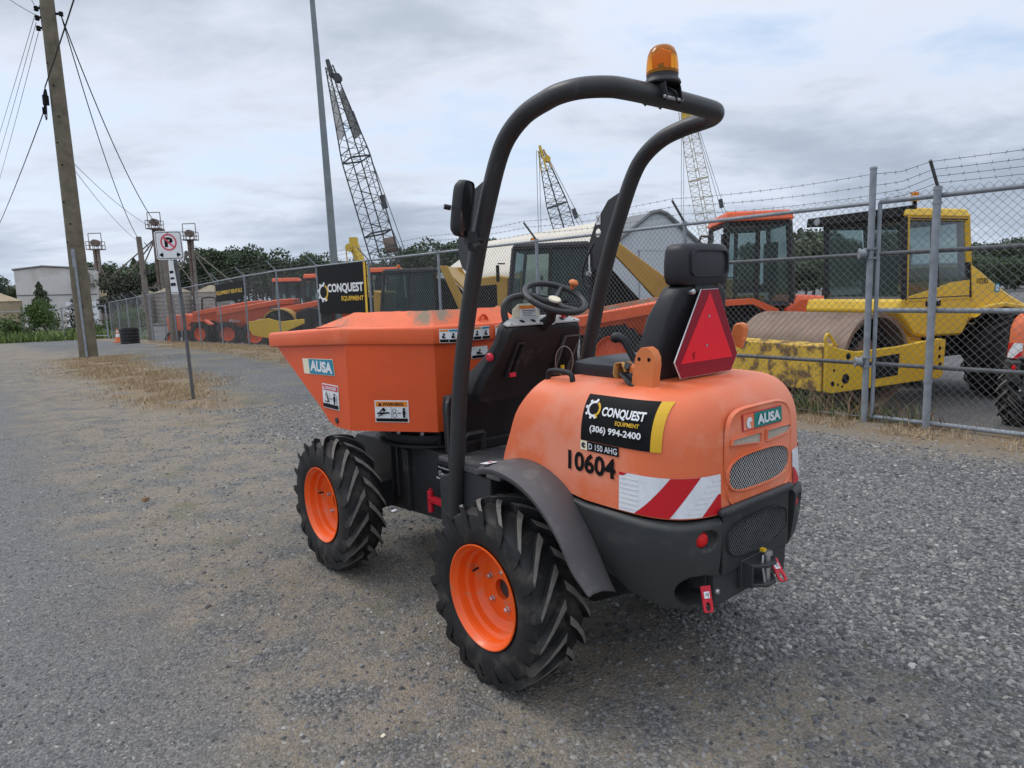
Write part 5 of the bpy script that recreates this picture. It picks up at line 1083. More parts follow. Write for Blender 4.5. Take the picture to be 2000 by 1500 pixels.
# orange yard dumpers with cabs
def yard_dumper(label, loc, rz, sc=1., num=None, cabbed=True, zt=1.36, txt=True):
    o = thing('cab_dumper', label, 'dumper', loc, rz, 'orange cab dumpers in the yard'); o.scale = (sc,)*3
    b = MB()
    P0 = [(.25, .45, .74), (.6, .80, .74), (.95, .80, .74), (.95, -.80, .74), (.6, -.80, .74), (.25, -.45, .74)]
    P1 = [(.05, .60, zt+.20), (.5, 1.05, zt+.18), (2.45, 1.05, zt-.12), (2.45, -1.05, zt-.12), (.5, -1.05, zt+.18), (.05, -.60, zt+.20)]
    P2 = [(p[0]+(.06 if p[0] > 2 else -.05 if p[0] < .2 else 0), p[1]*1.06, p[2]) for p in P1]; P3 = [(p[0], p[1], p[2]+.16) for p in P2]; P4 = [(1.2+(p[0]-1.2)*.9, p[1]*.88, p[2]+.02) for p in P3]; P5 = [(.75+(p[0]-.75)*.86, p[1]*.86, .8) for p in P0]
    b.grid([P0, P1, P2, P3, P4], 0, close=True); b.add(P0, [list(range(6))], 0); b.grid([P4, P5], 1, close=True); b.add(P5, [list(range(6))], 1)
    sk_ = b.build('skip', ['yor', 'skipin'], o, smooth=0, bevel=.012)
    for s in ((1, -1) if txt else ()):
        sf = plane_surf((0, s*.84, -.74*.0), (-s, 0, 0), (0, s*.33, 1), (0, s, -.33)); x0 = -1.25 if s > 0 else .70
        decal('maker_lettering', sk_, sf, [('text', 0, 'AUSA', x0, .92, x0+.5, 1.06, .05)], ['white'], h0=-.09)
        decal('company_plate', sk_, plane_surf((0, s*1.115, 0), (-s, 0, 0), (0, 0, 1), (0, s, 0)), [('rect', 0, x0-.1 if s < 0 else x0+.5, 1.38, x0+.2 if s < 0 else x0+.8, 1.47), ('text', 1, 'CONQUEST', (x0-.08) if s < 0 else x0+.52, 1.40, (x0+.18) if s < 0 else x0+.78, 1.44, .03)], ['ink', 'white'], h0=.01)
    b = MB(); b.prism([(1.7, .45), (1.7, .70), (-1.6, .70), (-1.75, .45), (-.9, .3), (.6, .3)], -.35, .35); b.lathe([(.70, .5), (.78, .5), (.78, 0)], (.9, 0, 0), 'z', 24); b.build('chassis', 'void', o)
    b = MB(); b.prism([(-1.3, .72), (-1.3, 1.12), (-1.5, 1.30), (-1.95, 1.26), (-2.2, 1.10), (-2.25, .72)], -.72, .72); b.build('engine_hood', 'yor', o, bevel=.08)
    for s in (1, -1):
        b = MB(); b.prism([(-.15, 1.0), (-.25, 1.16), (-.75, 1.18), (-1.05, 1.02), (-1.2, .7), (-1.28, .7), (-1.12, 1.1), (-.78, 1.26), (-.2, 1.24), (-.08, 1.0)], s*.62, s*1.0); b.build('mudguard', 'yor' if cabbed else 'void', o)
    if cabbed:
        b = MB(); b.box((-.8, 0, .95), (1.05, 1.25, .5)); b.build('cab_base', 'cabin', o, bevel=.02)
        c_ = cab(o, -1.42, -.34, -.66, .66, 1.12, 2.42, 'cabin', 'yor', roof=.15, rake=.10, rearrake=.08, pil=.075, top_out=.07)
        for s in (1, -1):
            b = MB(); b.tube([(-.42, s*.66, 2.30), (-.32, s*1.0, 2.34), (-.30, s*1.08, 2.25)], .018, 6); b.box((-.30, s*1.08, 2.05), (.06, .16, .34)); b.build('side_mirror', 'void', c_, bevel=.015)
    else:
        b = MB(); b.tube(lerp_path([(-.2, .6, .9), (-.3, .6, 2.1), (-.45, .5, 2.3), (-.5, 0, 2.32), (-.45, -.5, 2.3), (-.3, -.6, 2.1), (-.2, -.6, .9)], 4), .045, 8); b.build('roll_hoop', 'void', o)
        b = MB(); b.box((-.7, 0, 1.4), (.4, .45, .12)); b.box((-.88, 0, 1.7), (.12, .45, .5)); b.build('seat', 'void', o, bevel=.03)
    for x in (1.35, -.85):
        for s in (1, -1): wheel(o, (x, s*.82, .50), .50, .19, 'yor', s, nl=12)
    if num: decal('fleet_number', o, plane_surf((0, -.722, 0), (1, 0, 0), (0, 0, 1), (0, -1, 0)), [('text', 0, num, -1.5, .9, -1.15, 1.05, .02)], ['white'])
    return o
yard_dumper('orange cab dumper between the white tent building and the yellow roller', (3.85, 14.6, -.36), PI-R(6), 1.28, zt=.93, txt=False)
yard_dumper('orange cab dumper furthest left in the row behind the rental banner', (-11.2, 31.8, -.55), PI+R(12), 1.15)
yard_dumper('orange cab dumper in the middle of the row behind the rental banner', (-8.9, 29.0, -.50), PI+R(8), 1.15)
yard_dumper('orange cab dumper nearest the large black company banner in the row', (-5.6, 26.2, -.44), PI+R(4), 1.15)
# ochre dump trucks
def dump_truck(label, loc, rz, sc=1., steep=False):
    o = thing('dump_truck', label, 'dump truck', loc, rz, 'ochre dump trucks in the yard'); o.scale = (sc,)*3
    b = MB(); b.prism([(.95, .9), (.95, 2.25), (1.2, 2.32), (1.7, 2.28), (1.85, 2.15), (1.87, .9)], -.75, .75); bn_ = b.build('bonnet', 'ochre', o, bevel=.04)
    b = MB(); b.prism([(1.25, 1.0), (1.25, 2.08), (1.86, 2.05), (1.88, 1.0)], .75, .756); b.build('bonnet_grille', 'void', bn_)
    b = MB(); b.box((-.1, 0, 1.2), (2.0, 1.7, .7)); b.build('cab_base', 'cabin', o, bevel=.03)
    c_ = cab(o, -1.15, .95, -.82, .82, 1.35, 2.98, 'cabin', 'cabin', roof=.10, rake=.2, pil=.10)
    b = MB(); b.box((-.62, 0, 2.15), (.95, 1.5, 1.55)); b.build('cab_dark_fill', 'cabin', o)  # dark box added in the rear half so the cab looks shaded inside
    b = MB(); b.tube([(.3, .5, 3.08), (.3, .5, 3.14)], .03, 6, 0); b.lathe([(3.14, .07), (3.24, .06), (3.26, 0)], (.3, .5, 0), 'z', 12, 1); b.build('roof_beacon', ['void', 'amber'], c_)
    b = MB(); b.tube([(1.0, .85, 2.6), (1.15, 1.05, 2.6)], .02, 6); b.box((1.15, 1.08, 2.35), (.06, .18, .42)); b.build('side_mirror', 'void', c_, bevel=.01)
    b = MB()
    for s in (1, -1): b.prism([(-1.45, 3.12), (-1.75, 3.12), (-2.3, 1.9), (-2.9, 1.4), (-5.3, 1.4), (-5.3, 1.1), (-2.3, 1.1)] if steep else [(-1.45, 3.12), (-1.75, 3.12), (-3.75, 1.55), (-5.3, 1.62), (-5.3, 1.25), (-3.1, 1.25)], s*1.02, s*1.12)
    b.prism([(-1.45, 3.12), (-1.55, 3.12), (-3.3, 1.3), (-3.15, 1.3)], -1.02, 1.02); b.prism([(-3.15, 1.25), (-5.3, 1.25), (-5.3, 1.32), (-3.15, 1.32)], -1.02, 1.02); b.build('dump_body', 'ochre', o, bevel=.015)
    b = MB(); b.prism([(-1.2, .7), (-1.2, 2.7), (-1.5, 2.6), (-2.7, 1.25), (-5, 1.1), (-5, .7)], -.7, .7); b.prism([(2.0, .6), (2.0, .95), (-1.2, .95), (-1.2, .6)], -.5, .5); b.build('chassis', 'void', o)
    b = MB(); b.tube(lerp_path([(-4.2, 1.05, 1.62), (-4.2, 1.05, 1.98), (-4.3, 1.05, 2.05), (-4.7, 1.05, 2.05), (-4.78, 1.05, 1.98), (-4.78, 1.05, 1.62)], 3), .02, 6); b.build('hand_rail', 'void', o)
    for x in (1.5, -2.3, -4.1):
        for s in (1, -1): wheel(o, (x, s*.9, .62), .62, .24, 'ochre', s, nl=14)
    return o
dump_truck('ochre dump truck with dark cab behind the roll bar and steering wheel', (1.05, 18.6, -.36), PI-R(10))
dump_truck('ochre dump truck with dark cab just right of the large black banner', (-3.35, 23.8, -.4), PI-R(10), .9, True)
# small machines near the far fence
CR = thing('compact_roller', 'small yellow compact roller low in the row near the far fence', 'roller', (-8.1, 24.4, .02), R(188)); b = MB()
for y in (.62, -.62): b.prism([(.95, .75), (.95, .45), (.85, .28), (.2, .12), (-.35, .40), (-.9, .62), (-.9, .78), (-.1, .72), (.3, .85)], y-.03, y+.03)
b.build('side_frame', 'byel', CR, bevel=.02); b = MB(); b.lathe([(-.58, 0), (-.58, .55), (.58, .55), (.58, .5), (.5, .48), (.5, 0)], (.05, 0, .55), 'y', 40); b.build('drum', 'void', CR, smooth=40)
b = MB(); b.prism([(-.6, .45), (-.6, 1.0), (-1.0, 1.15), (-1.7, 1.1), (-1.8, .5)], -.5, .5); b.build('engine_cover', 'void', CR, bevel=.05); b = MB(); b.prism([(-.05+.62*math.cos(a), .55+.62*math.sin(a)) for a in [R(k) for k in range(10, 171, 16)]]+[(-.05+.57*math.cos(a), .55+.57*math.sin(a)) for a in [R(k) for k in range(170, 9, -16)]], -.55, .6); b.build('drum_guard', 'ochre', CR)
wheel(CR, (-1.4, .45, .32), .34, .15, 'byel', 1, 10); wheel(CR, (-1.4, -.45, .32), .34, .15, 'byel', -1, 10)
TRc = thing('compact_tractor', 'small orange compact tractor at the left end of the machine row', 'tractor', (-15.55, 33.9, -.66), R(165)); b = MB(); b.prism([(-.2, .75), (-.2, 1.5), (.0, 1.58), (1.1, 1.5), (1.2, 1.4), (1.2, .75)], -.42, .42); HT_ = b.build('hood', 'yor', TRc, bevel=.06)
b = MB(); b.box((1.205, 0, 1.1), (.02, .6, .5)); b.build('hood_grille', 'void', HT_); b = MB(); b.prism([(1.2, .45), (1.2, .75), (-1.4, .75), (-1.4, .4)], -.3, .3); b.box((-.7, 0, 1.05), (.5, .5, .12)); b.box((-.95, 0, 1.3), (.1, .5, .45)); b.build('chassis', 'void', TRc)
b = MB(); b.tube(lerp_path([(-.95, .5, .8), (-1.0, .5, 2.1), (-1.0, .35, 2.3), (-1.0, -.35, 2.3), (-1.0, -.5, 2.1), (-.95, -.5, .8)], 4), .04, 8); b.build('roll_hoop', 'void', TRc)
for x, r, w_ in ((.8, .38, .13), (-.9, .60, .18)):
    for s in (1, -1): wheel(TRc, (x, s*.58, r), r, w_, 'yor', s, 10)
b = MB()
for s in (1, -1): b.prism([(-.25, 1.0), (-.45, 1.26), (-1.2, 1.28), (-1.5, 1.05), (-1.45, 1.0), (-1.15, 1.2), (-.5, 1.18)], s*.42, s*.74)
b.build('fender', 'yor', TRc)
# another site dumper seen edge on at the right frame side
D2 = thing('site_dumper', 'orange dumper rear with red and white stripe behind the gate at the right edge', 'dumper', (7.02, 8.08, -.44), R(25)); D2.scale = (1.3,)*3
for ch in list(DP.children):
    if ch.name.split('.')[0] in ('engine_hood', 'bumper', 'wheel', 'rear_frame', 'lower_grille_plate', 'seat', 'front_console', 'floor_plate', 'skip', 'front_frame', 'rear_crossmember', 'turntable'): copy_tree(ch, D2)
for o in [x for x in D2.children_recursive if x.name.split('.')[0] in ('company_sticker', 'model_plate', 'fleet_number', 'rental_sticker')]: bpy.data.objects.remove(o)
b = MB(); b.prism([(0, -.6), (.2, -.62), (2.2, -.62), (2.4, -.6), (2.4, .58), (2.2, .62), (.2, .62), (0, .6)], -.25, 1.75, 'z'); CBk = b.build('concrete_block', 'conc', None, bevel=.03); CBk.location = (13.2, 17.3, 0); CBk.rotation_euler = (0, 0, R(-12)); tag(CBk, 'large grey concrete block behind the rear of the yellow roller', 'concrete block')
# ---------------------------------------------------------------- far background
M['tent'] = mat('cream building fabric', (.62, .57, .48), .6, var=.06, vs=.3); M['tentw'] = mat('pale grey building fabric', (.50, .53, .55), .6, var=.06, vs=.4); M['tentd'] = mat('grey fabric edging', (.17, .175, .18), .6, var=.08)
TB = thing('fabric_building', 'cream fabric storage building with pale gable end beyond the ochre dump truck', 'building', (10.8, 50, -.25), math.atan2(25, -13)-PI/2)
prof = [(-6.2, 0), (-6.1, 3.0), (-5.8, 3.5), (-.7, 6.85), (0, 7.0), (.7, 6.85), (5.8, 3.5), (6.1, 3.0), (6.2, 0)]
b = MB(); b.grid([[(x, 0+3*(j > 0)+(25 if j > 1 else 0), z) for x, z in prof] for j in range(3)]); b.m = [1]*8+[0]*8; b.build('roof', ['tent', 'tentd'], TB, smooth=30)
for yy_ in (27.9, .05):
    b = MB(); b.add([(x, yy_, z-.02) for x, z in prof], [list(range(9))]); GE = b.build('gable_wall', 'tentw', TB, smooth=0)
b = MB()
for i in range(len(prof)-1): b.tube([(prof[i][0], -.05, prof[i][1]), (prof[i+1][0], -.05, prof[i+1][1])], .16, 6)
b.build('gable_edging', 'tentd', TB); b = MB(); b.box((.8, -.02, 2.2), (5, .08, 4.2)); b.box((.8, -.05, 4.3), (5.2, .08, .1)); b.build('door', 'tentw', GE)
M['wb1'] = mat('off white cladding', (.60, .58, .55), .6, var=.08, vs=.4, dirt=((.46, .40, .33), .5, .35, .5)); M['wbd'] = mat('grey roof trim', (.16, .16, .16), .6)
WB = thing('warehouse', 'tall off white windowless warehouse beyond the utility pole', 'building', (-61.0, 86, -1.6), R(28)); b = MB(); b.prism([(0, 0), (0, 7.5), (3, 7.9), (8.6, 7.5), (8.6, 0)], 0, 14, 'y'); b.build('wall', 'wb1', WB)
b = MB(); b.tube([(-.1, -.1, 7.55), (3, -.1, 7.95), (8.7, -.1, 7.55)], .12, 4); b.tube([(-.1, -.1, 7.55), (-.1, 14, 7.55)], .12, 4); b.build('roof_trim', 'wbd', WB); b = MB(); b.tube([(0, -.05, 4.4), (8.6, -.05, 4.3)], .06, 4); b.build('pipe', 'wbd', WB)
b = MB(); b.box((7.2, -.7, 5.6), (2.6, 1.4, .15)); b.tube([(6., -1.35, 5.6), (6., -1.35, 6.7), (8.4, -1.35, 6.7), (8.4, -1.35, 5.6)], .06, 4); b.box((7.3, -.4, 6.4), (1.4, .7, 1.3)); b.build('wall_platform', 'woodg', WB); 
b = MB(); b.prism([(5, -.06), (8.5, -.06), (8.5, -.02), (5, -.02)], .2, 3.4, 'z'); b.build('loading_door', 'white', WB)
M['tan'] = mat('stained tan tank', (.36, .29, .19), .8, var=.2, vs=1, dirt=((.15, .11, .07), .7, 1.2, .55))
b = MB(); b.lathe([(0, 1.9), (3.6, 1.9), (3.62, 2.0), (4.4, .3), (4.6, 0)], (0, 0, 0), 'z', 28); o = b.build('storage_tank', 'tan', None, smooth=40); o.location = (-51.5, 70, -1.6); tag(o, 'squat tan storage tank with conical roof at the left edge', 'tank')
M['rsteel'] = mat('rusty plant steel', (.16, .12, .10), .8, var=.3, vs=1.5); M['silo'] = mat('pale silo wall', (.36, .31, .26), .7, var=.15, vs=.6, dirt=((.22, .13, .09), .6, .8, .55))
def elevator(label, x, y, zt, lean=0, spouts=()):
    o = thing('bucket_elevator', label, 'elevator', (x, y, -1.6), 0, 'bucket elevators at the grain plant'); b = MB(); b.box((-.2, 0, zt/2), (.32, .4, zt)); b.box((.27, 0, zt/2), (.28, .4, zt), 1)
    for k in range(int(zt/1.6)): b.box((.05, 0, k*1.6+.8), (.7, .4, .08))
    b.build('leg_casing', ['rsteel', 'woodg'], o); b = MB(); b.box((0, 0, zt+.05), (1.8, 1.7, .12))
    for sx in (-.87, -.3, .3, .87):
        for sy in (-.8, .8): b.tube([(sx, sy, zt), (sx, sy, zt+1.15)], .05, 4)
    for sy in (-.8, .8):
        for h in (.6, 1.15): b.tube([(-.9, sy, zt+h), (.9, sy, zt+h)], .035, 4)
    for sx in (-.87, .87):
        for h in (.6, 1.15): b.tube([(sx, -.8, zt+h), (sx, .8, zt+h)], .035, 4)
    for sx in (-.9, .9): b.tube([(sx, 0, zt), (sx, 0, zt+2.3)], .06, 4)
    b.tube([(-.9, 0, zt+2.3), (.9, 0, zt+2.3)], .06, 4); b.build('platform', 'rsteel', o); b = MB(); b.lathe([(-.35, 0), (-.35, .5), (.35, .5), (.35, 0)], (0, 0, zt+.95), 'y', 16); b.build('head_pulley', 'rsteel', o)
    for dx, z1 in spouts: b = MB(); b.tube([(0, 0, zt-1.2), (dx, 0, z1)], .095, 6); b.build('spout', 'woodg', o)
    return o
elevator('rusty bucket elevator just right of the utility pole', -58.2, 99, 10.6, 0, ((-2.5, 4.), (2, 3.6)))
elevator('tallest bucket elevator with its platform above the no parking sign', -49.6, 99, 13.2, 0, ((-9, 5.2), (-6, 5.2), (-4, 5.), (5, 5.2)))
elevator('rightmost bucket elevator with long spouts right of the no parking sign', -44.8, 99, 11.5, 0, ((-6, 5.), (-3.5, 5), (3.2, 5), (6, 5)))
def silo(label, x, y, r, h):
    o = thing('grain_silo', label, 'silo', (x, y, -1.6), 0, 'grain silos at the plant'); b = MB(); b.lathe([(0, r)]+[(z, r+.05*((k % 2))) for k, z in enumerate(np.linspace(.2, h, 16))], (0, 0, 0), 'z', 28); b.build('silo_wall', 'silo', o, smooth=0); b = MB(); b.lathe([(h, r+.1), (h+r*.42, .3), (h+r*.42, 0)], (0, 0, 0), 'z', 28); b.build('silo_roof', 'tan', o)
for nm, x, r, h in (('leftmost pale grain silo of the plant', -57.5, 2.4, 4.), ('pale grain silo left of the tallest elevator', -52.6, 2.3, 4.3), ('pale grain silo under the no parking sign', -47.4, 2.3, 4.3), ('rightmost pale grain silo of the plant', -42.0, 2.2, 4.2)): silo(nm, x, 98, r, h)
b = MB(); b.box((-56, 95, 3.4), (15, 1., .25)); 
for x in range(-63, -48, 3): b.tube([(x, 95, -1.6), (x, 95, 3.4)], .12, 4)
o = b.build('pipe_bridge', 'rsteel', None); tag(o, 'low rusty conveyor bridge running between the silos', 'conveyor')
# lattice cranes
M['boomd'] = mat('dark boom steel', (.06, .065, .07), .6, var=.2, vs=.5); M['boomy'] = mat('faded yellow boom steel', (.44, .38, .25), .6, var=.2, vs=.5); M['boomb'] = mat('bright yellow boom tip', (.62, .42, .06), .6, var=.15); M['banner'] = mat('pale boom banner', (.45, .45, .43), .7, var=.1); M['rope'] = mat('steel rope', (.16, .17, .18), .6, var=0)
def crane(label, foot, head, w0, m_, ntip=0, tip='boomd', chord=.07, lace=.035, n=26, gant=None, hoist=None, panels=False, tipw=.25):
    foot, head = Vector(foot), Vector(head); o = thing('lattice_crane', label, 'crane', (foot.x, foot.y, -1.)); b0 = Vector((foot.x, foot.y, -1.)); ax_ = (head-foot); Ln = ax_.length; ax_.normalize()
    u = Vector((1, .75, 0)); u = (u-ax_*u.dot(ax_)).normalized(); v = ax_.cross(u)
    wd = lambda t: w0*(min(1, .25+t*5) if t < .15 else 1. if t < .62 else 1-(1-tipw)*(t-.62)/.38)
    c = lambda t, i: foot+ax_*(Ln*t)+(u*((-1, 1, 1, -1)[i])+v*((-1, -1, 1, 1)[i]))*wd(t)*.5-b0
    A, B, rr = [], [], []
    for k in range(n):
        t0, t1 = k/n, (k+1)/n
        for i in range(4):
            A.append(c(t0, i)); B.append(c(t1, i)); rr.append(chord); j = (i+1) % 4
            A.append(c(t0, i if k % 2 else j)); B.append(c(t1, j if k % 2 else i)); rr.append(lace)
            if k % 3 == 0: A.append(c(t0, i)); B.append(c(t0, j)); rr.append(lace)
        if k in (1, int(n*.62), int(n*.3)): 
            for i in range(4): A.append(c(t0, i)); B.append(c(t0, (i+1) % 4)); rr.append(chord*1.3)
    V, F = sticks(A, B, rr, 4); bo = bulk('boom', V, F, m_, o)
    t = MB(); hd = head-b0; t.tube([c(.955, 0)*.5+c(.955, 2)*.5, hd+ax_*.5], [wd(1)*.55, wd(1)*.4], 6); t.lathe([(-.25, 0), (-.25, .36), (.25, .36), (.25, 0)], tuple(hd-ax_*.8+Vector((.45, 0, -.2))), 'y', 14); t.build('boom_head', tip, bo)
    if ntip:
        A, B = [], []
        for k in range(n-ntip, n):
            for i in range(4): A.append(c(k/n, i)); B.append(c((k+1)/n, i))
        V, F = sticks(A, B, chord*1.5, 4); bulk('boom_tip', V, F, tip, bo)
    if panels:
        p = MB()
        for i, j in ((0, 3), (1, 2)): p.add([c(.70, i), c(.70, j), c(.90, j), c(.90, i)], [[0, 1, 2, 3]])
        p.build('boom_banner', 'banner', bo); p = MB(); p.add([c(.19, 1)+u*.1, c(.19, 1)-u*w0*.6, c(.255, 1)-u*w0*.6, c(.255, 1)+u*.1], [[0, 1, 2, 3]]); p.build('rust_plate', 'rsteel', bo, solid=.1)
    if gant:
        g = Vector(gant)-b0; A, B = [], []; mid = hd.lerp(g, .72)
        for d in (-.35, .35): A += [c(.80 if panels else .97, 1)+u*d*.3, mid+u*d]; B += [mid+u*d, g+u*d*.4]
        V, F = sticks(A, B, .035, 4); bulk('pendant_rope', V, F, 'rope', o); q = MB(); q.box(tuple(mid), (.5, .4, 1.1), rot=ax_.to_track_quat('Z', 'Y').to_matrix()); q.build('rope_block', 'boomd', o)
    if hoist is not None:
        A = [hd+Vector((-.5, 0, 0)), hd+Vector((-.2, 0, 0))]; V, F = sticks(A, [Vector((p.x, p.y, hoist)) for p in A], .035, 4); bulk('hoist_rope', V, F, 'rope', o)
    q = MB(); q.box((2.2, .5, 1.9), (5.2, 3., 2.2)); q.box((-.2, -1.2, 2.0), (1.4, 1.1, 2.0)); q.build('crane_house', 'ochre' if m_ != 'boomd' else 'boomd', o, bevel=.1)
    for s in (-1, 1):
        q = MB(); q.prism([(-2.4, .3), (-2.2, 0), (4, 0), (4.3, .4), (4.2, .8), (-2.2, .8)], .5+s*1.9-.4, .5+s*1.9+.4); q.build('crawler_track', 'void', o, bevel=.1)
    return o
crane('largest crane with dark lattice boom and pale banners near its tip', (-9.75, 60, 1.2), (-14.3, 60, 20.4), 1.8, 'boomd', n=28, gant=(-8.9, 60, 5.0), panels=True, chord=.058, lace=.026)
crane('crane with dark boom and yellow tip seen between the roll bar uprights', (8.2, 78, 1.5), (4.0, 78, 16.6), 1.65, 'boomd', ntip=4, tip='boomb', n=28, gant=(9.0, 78, 7), hoist=2., chord=.06, lace=.028)
crane('crane with slender pale yellow boom behind the seat headrest', (26.6, 88, 1.5), (22.4, 88, 22.6), 1.7, 'boomy', tip='boomb', n=36, gant=(28.6, 88, 7.), hoist=3., chord=.05, lace=.026, tipw=.7)
TB2 = thing('crane_tip', 'short yellow box boom rising left of the largest lattice crane', 'crane', (-12.2, 56, 0)); b = MB(); b.tube([(1.6, 0, 0), (-.1, 0, 5.6)], [.5, .38], 4); b.build('box_boom', 'boomb', TB2); b = MB(); b.lathe([(-.25, 0), (-.25, .32), (.25, .32), (.25, 0)], (-.45, 0, 5.3), 'y', 14); b.box((-.1, 0, 5.7), (.6, .55, .8)); b.tube([(-.75, 0, 5.2), (-.6, 0, 2)], .05, 4); b.build('boom_head', 'boomb', TB2)
# ---------------------------------------------------------------- trees
def leafmat(name, c): m = mat(name, c, .7, var=.35, vs=.6, spec=.2); return m
M['leafd'] = leafmat('dark conifer foliage', (.075, .098, .066)); M['leafm'] = leafmat('mid green foliage', (.115, .145, .080)); M['leafl'] = leafmat('light green foliage', (.085, .13, .04)); M['leafp'] = leafmat('dusky pine foliage', (.045, .042, .036)); M['bark'] = mat('bark', (.09, .07, .055), .9)  # far tree greens lightened and greyed in the colour to suggest haze
def crown_mesh(name, kind, n, seed, mats):
    g = np.random.default_rng(seed); pts = []
    if kind == 'cone':
        z = g.random(n)**.8; r = (1-z)**.8*.42*(.35+.65*np.sqrt(g.random(n))); lay = .85+.25*np.sin(z*42+g.random(n)); a = g.random(n)*6.28; r = r*lay*(1+.25*np.sin(a*3+z*9)); P = np.stack([r*np.cos(a), r*np.sin(a), .08+z*.92], -1)
    else:
        k = 11 if kind == 'round' else 8; C = np.stack([(g.random(k)-.5)*.62, (g.random(k)-.5)*.62, .42+.45*g.random(k)], -1); S = .13+.10*g.random(k); i = g.integers(0, k, n); d = g.normal(size=(n, 3)); d /= np.linalg.norm(d, axis=1)[:, None]; P = C[i]+d*(S[i]*(.55+.5*g.random(n)))[:, None]*np.array([1.15, 1.15, .85])
    s = (.013+.018*g.random(n))*(1.0 if kind != 'cone' else .9); e1 = g.normal(size=(n, 3)); e1 /= np.linalg.norm(e1, axis=1)[:, None]; e2 = np.cross(e1, g.normal(size=(n, 3))); e2 /= np.linalg.norm(e2, axis=1)[:, None]
    V = np.stack([P+e1*s[:, None], P+e2*(s*.8)[:, None], P-e1*s[:, None]*.9, P-e2*(s*.7)[:, None]], 1).reshape(-1, 3); F = np.arange(n*4).reshape(-1, 4)
    me_o = bulk(name, V, F, mats, mi=(g.random(n) < .3).astype(np.int32)); return me_o
def tree_proto(kind, n, seed, mats, label, group):
    o = thing('tree', label, 'tree', (0, 0, -500), 0, group); c = crown_mesh('crown', kind, n, seed, mats); c.parent = o; b = MB(); b.tube([(0, 0, -.02), (.01, .0, .25), (-.01, .01, .6), (0, 0, .85)], [.022, .018, .012, .004], 8)
    g = random.Random(seed)
    for k in range(6): a = g.random()*6.28; z = .25+.09*k; b.tube([(0, 0, z), (.16*math.cos(a), .16*math.sin(a), z+.14)], [.009, .003], 5)
    b.build('trunk', 'bark', o); return o
LBL = 'dark green tree in the far tree line beyond the yard'; GR = 'trees in the far tree line'
PR = [tree_proto('round', 5200, 1, ['leafd', 'leafm'], LBL, GR), tree_proto('round', 5200, 2, ['leafm', 'leafd'], LBL, GR), tree_proto('tall', 4200, 3, ['leafd', 'leafm'], LBL, GR), tree_proto('cone', 4200, 4, ['leafd', 'leafm'], LBL, GR)]
used = set()
def tree(k, x, y, h, wd=1., label=None, name=None, group=GR, z0=None):
    o = PR[k] if (k not in used and label is None) else copy_tree(PR[k])
    if o is PR[k]: used.add(k)
    o.location = (x, y, -1.6 if z0 is None else z0); o.rotation_euler = (0, 0, random.random()*6.28); o.scale = (h*wd, h*wd, h)
    if label: o['label'] = label; del o['group']
    if name: o.name = name
    return o
def by_px(px, top, D): return (px-1000)/1340*D, D, 1.58+(565-(px-1000)*.0325-top)/1340*D+1.6
TL = [(36, 552, 150, 1), (62, 556, 155, 0), (-8, 560, 140, 2), (8, 535, 130, 0), (-30, 540, 130, 1), (205, 512, 150, 0), (228, 505, 148, 1), (255, 515, 150, 0), (282, 498, 150, 3), (300, 508, 148, 1), (322, 505, 150, 0), (345, 512, 150, 2), (370, 502, 148, 0), (402, 514, 150, 0), (420, 501, 147, 3), (437, 478, 140, 0), (448, 480, 142, 1), (470, 501, 150, 0), (482, 484, 146, 2), (497, 482, 145, 3), (512, 474, 138, 2), (524, 482, 140, 0), (540, 504, 150, 1), (560, 501, 150, 0), (578, 507, 150, 1), (600, 507, 150, 0), (615, 499, 146, 2), (632, 489, 140, 0), (662, 501, 140, 1), (680, 505, 146, 0), (712, 507, 150, 1), (735, 509, 150, 0), (760, 507, 150, 1), (800, 476, 120, 0), (822, 482, 125, 1), (845, 486, 135, 0), (878, 466, 118, 0), (895, 472, 124, 1), (915, 478, 130, 0), (965, 462, 120, 2), (1345, 470, 130, 3), (1362, 482, 130, 0), (1380, 478, 130, 1)]
for i, (px_, top, D, k) in enumerate(TL):
    x, y, h = by_px(px_, top, D); tree(k, x, y, h*.93, random.uniform(.8, 1.15))
for i, px_ in enumerate(range(1590, 2100, 22)):
    D = 95+random.uniform(-6, 14); top = (446 if i < 3 else 474-(i > 15)*8)+9*math.sin(i*.9)+random.uniform(-5, 5); x, y, h = by_px(px_, top, D); tree((0, 1, 0, 3)[i % 4] if i % 4 != 3 or i < 6 else 2, x, y, h*.95, random.uniform(.8, 1.15))
for i, px_ in enumerate(range(1575, 2100, 34)):
    D = 78+random.uniform(-4, 8); top = 498+random.uniform(-8, 8); x, y, h = by_px(px_, top, D); tree((1, 0)[i % 2], x, y, h*.95, random.uniform(.9, 1.3))
cr_ = tree(3, -50.0, 74, 5.6, .75, 'small dark dense conifer in front of the off white warehouse', 'conifer'); cr2 = tree(3, -45.2, 73, 5.4, .8, 'brownish conifer immediately left of the utility pole', 'conifer'); cr3 = tree(0, -43.5, 78, 6.2, .8, 'dusky bushy pine just right of the utility pole', 'pine_tree')
for o_ in (cr2, cr3, cr_):
    ch = [c for c in o_.children if c.name.startswith('crown')][0]; ch.data = ch.data.copy(); ch.data.materials[0] = M['leafp'] if o_ is not cr_ else M['leafd']
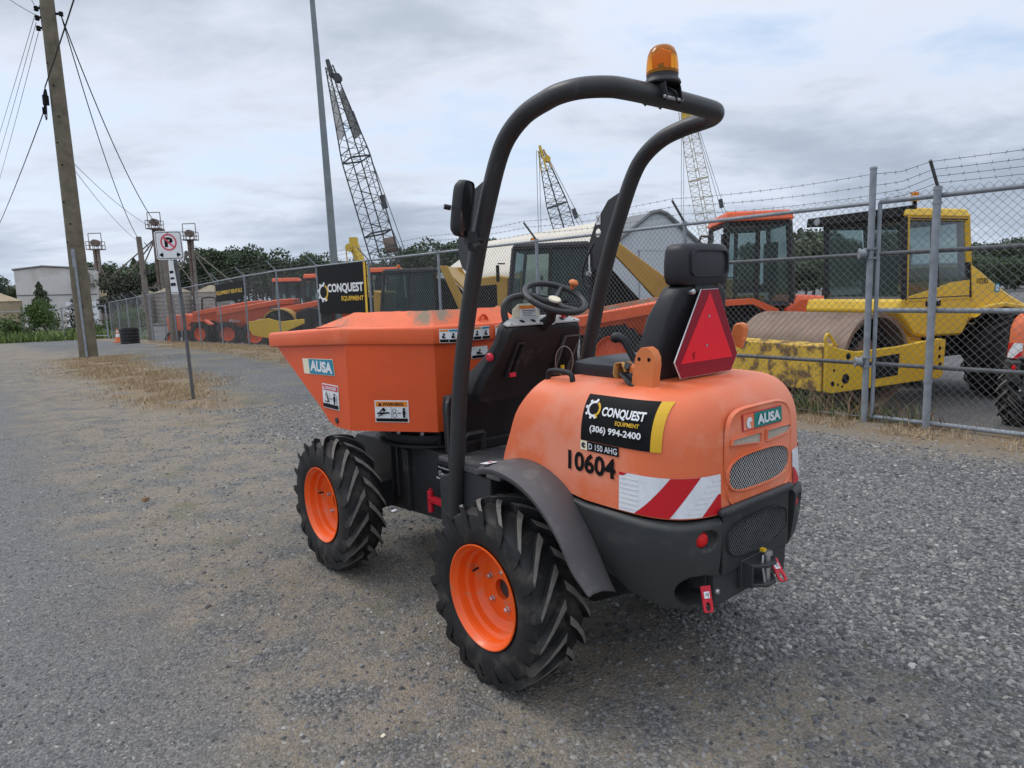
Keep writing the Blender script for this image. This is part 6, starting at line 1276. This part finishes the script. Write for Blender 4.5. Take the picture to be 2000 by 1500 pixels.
def shrub(label, x, y, h, wd):
    o = thing('shrub', label, 'shrub', (x, y, float(ground_z(x, y)))); c = crown_mesh('foliage', 'round', 2600, int(abs(x)*7), ['leafl', 'grass1']); c.parent = o
    V = np.empty(len(c.data.vertices)*3); c.data.vertices.foreach_get('co', V); V = V.reshape(-1, 3); V[:, 2] = (V[:, 2]-.25)*1.25; c.data.vertices.foreach_set('co', V.ravel())
    b = MB()
    for k in range(5): a = k*1.3; b.tube([(0, 0, 0), (.2*math.cos(a), .2*math.sin(a), .6)], .012, 4)
    b.build('stem', 'bark', o); o.scale = (h*wd, h*wd, h)
shrub('light green shrub at the far left roadside', -37.0, 51, 2.3, 1.5); shrub('tall bright green shrub below the warehouse', -33.9, 50.5, 3.3, .8); shrub('low light green shrub left of the utility pole', -30.3, 49, 1.9, 1.3); shrub('green shrub right of the utility pole by the drum', -29.0, 52, 2.6, 1.2); shrub('dark green shrub under the pine by the far gate', -33.0, 60, 3.2, 1.)
p = np.column_stack([-46+30*RNG.random(9000), 0*RNG.random(9000)]); yy = 46+14*RNG.random(9000)**1.5; t_ = (p[:, 0]-FA[0])*FD[0]+(yy-FA[1])*FD[1]; s_ = -((p[:, 0]-FA[0])*FN[0]+(yy-FA[1])*FN[1]); k_ = (t_ > 52)&(s_ > -3); p = np.column_stack([p[k_][:, 0], yy[k_], ground_z(p[k_][:, 0], yy[k_])])
blades('roadside_weeds', p, .75, .045, ['grass1', 'grass3', 'grass2', 'grass3'], 'tangle of tall green weeds at the far left roadside', 'weeds', .5)
FG = thing('corner_fence', 'grey chain link gate panels closing the road beyond the drum', 'fence', (0, 0, 0))
for i in range(5):
    x = -27.1-4.6*i; y = 46.4+4.2*i*.6; b = MB(); z = float(ground_z(x, y)); b.tube([(x, y, z-.2), (x, y, z+2.3)], .05, 8); b.tube([(x, y, z+2.2), (x-4.6, y+2.52, z+2.15)], .04, 6); b.tube([(x, y, z+.2), (x-4.6, y+2.52, z+.2)], .04, 6); b.build('gate_panel', 'galv', FG)

for nm, lb, p_, d_, m_ in (('wood_chip', 'pale wood chip lying on the dirt at the bottom of the frame', (-.513, 2.315), (.022, .014, .006), 'cream'), ('paper_scrap', 'white scrap lying on the ground between the dumper wheels', (-.88, 4.80), (.055, .03, .008), 'white'), ('small_rock', 'brown rock lying alone on the bare dirt left of the dumper', (-2.93, 5.27), (.05, .035, .03), 'straw2')):
    b = MB(); b.box((0, 0, d_[2]*.4), d_, taper=.75); o = b.build(nm, m_, None, bevel=.002); o.location = (p_[0], p_[1], float(ground_z(p_[0], p_[1]))+.004); o.rotation_euler = (R(4), R(6), 1.1); tag(o, lb, nm.split('_')[-1])
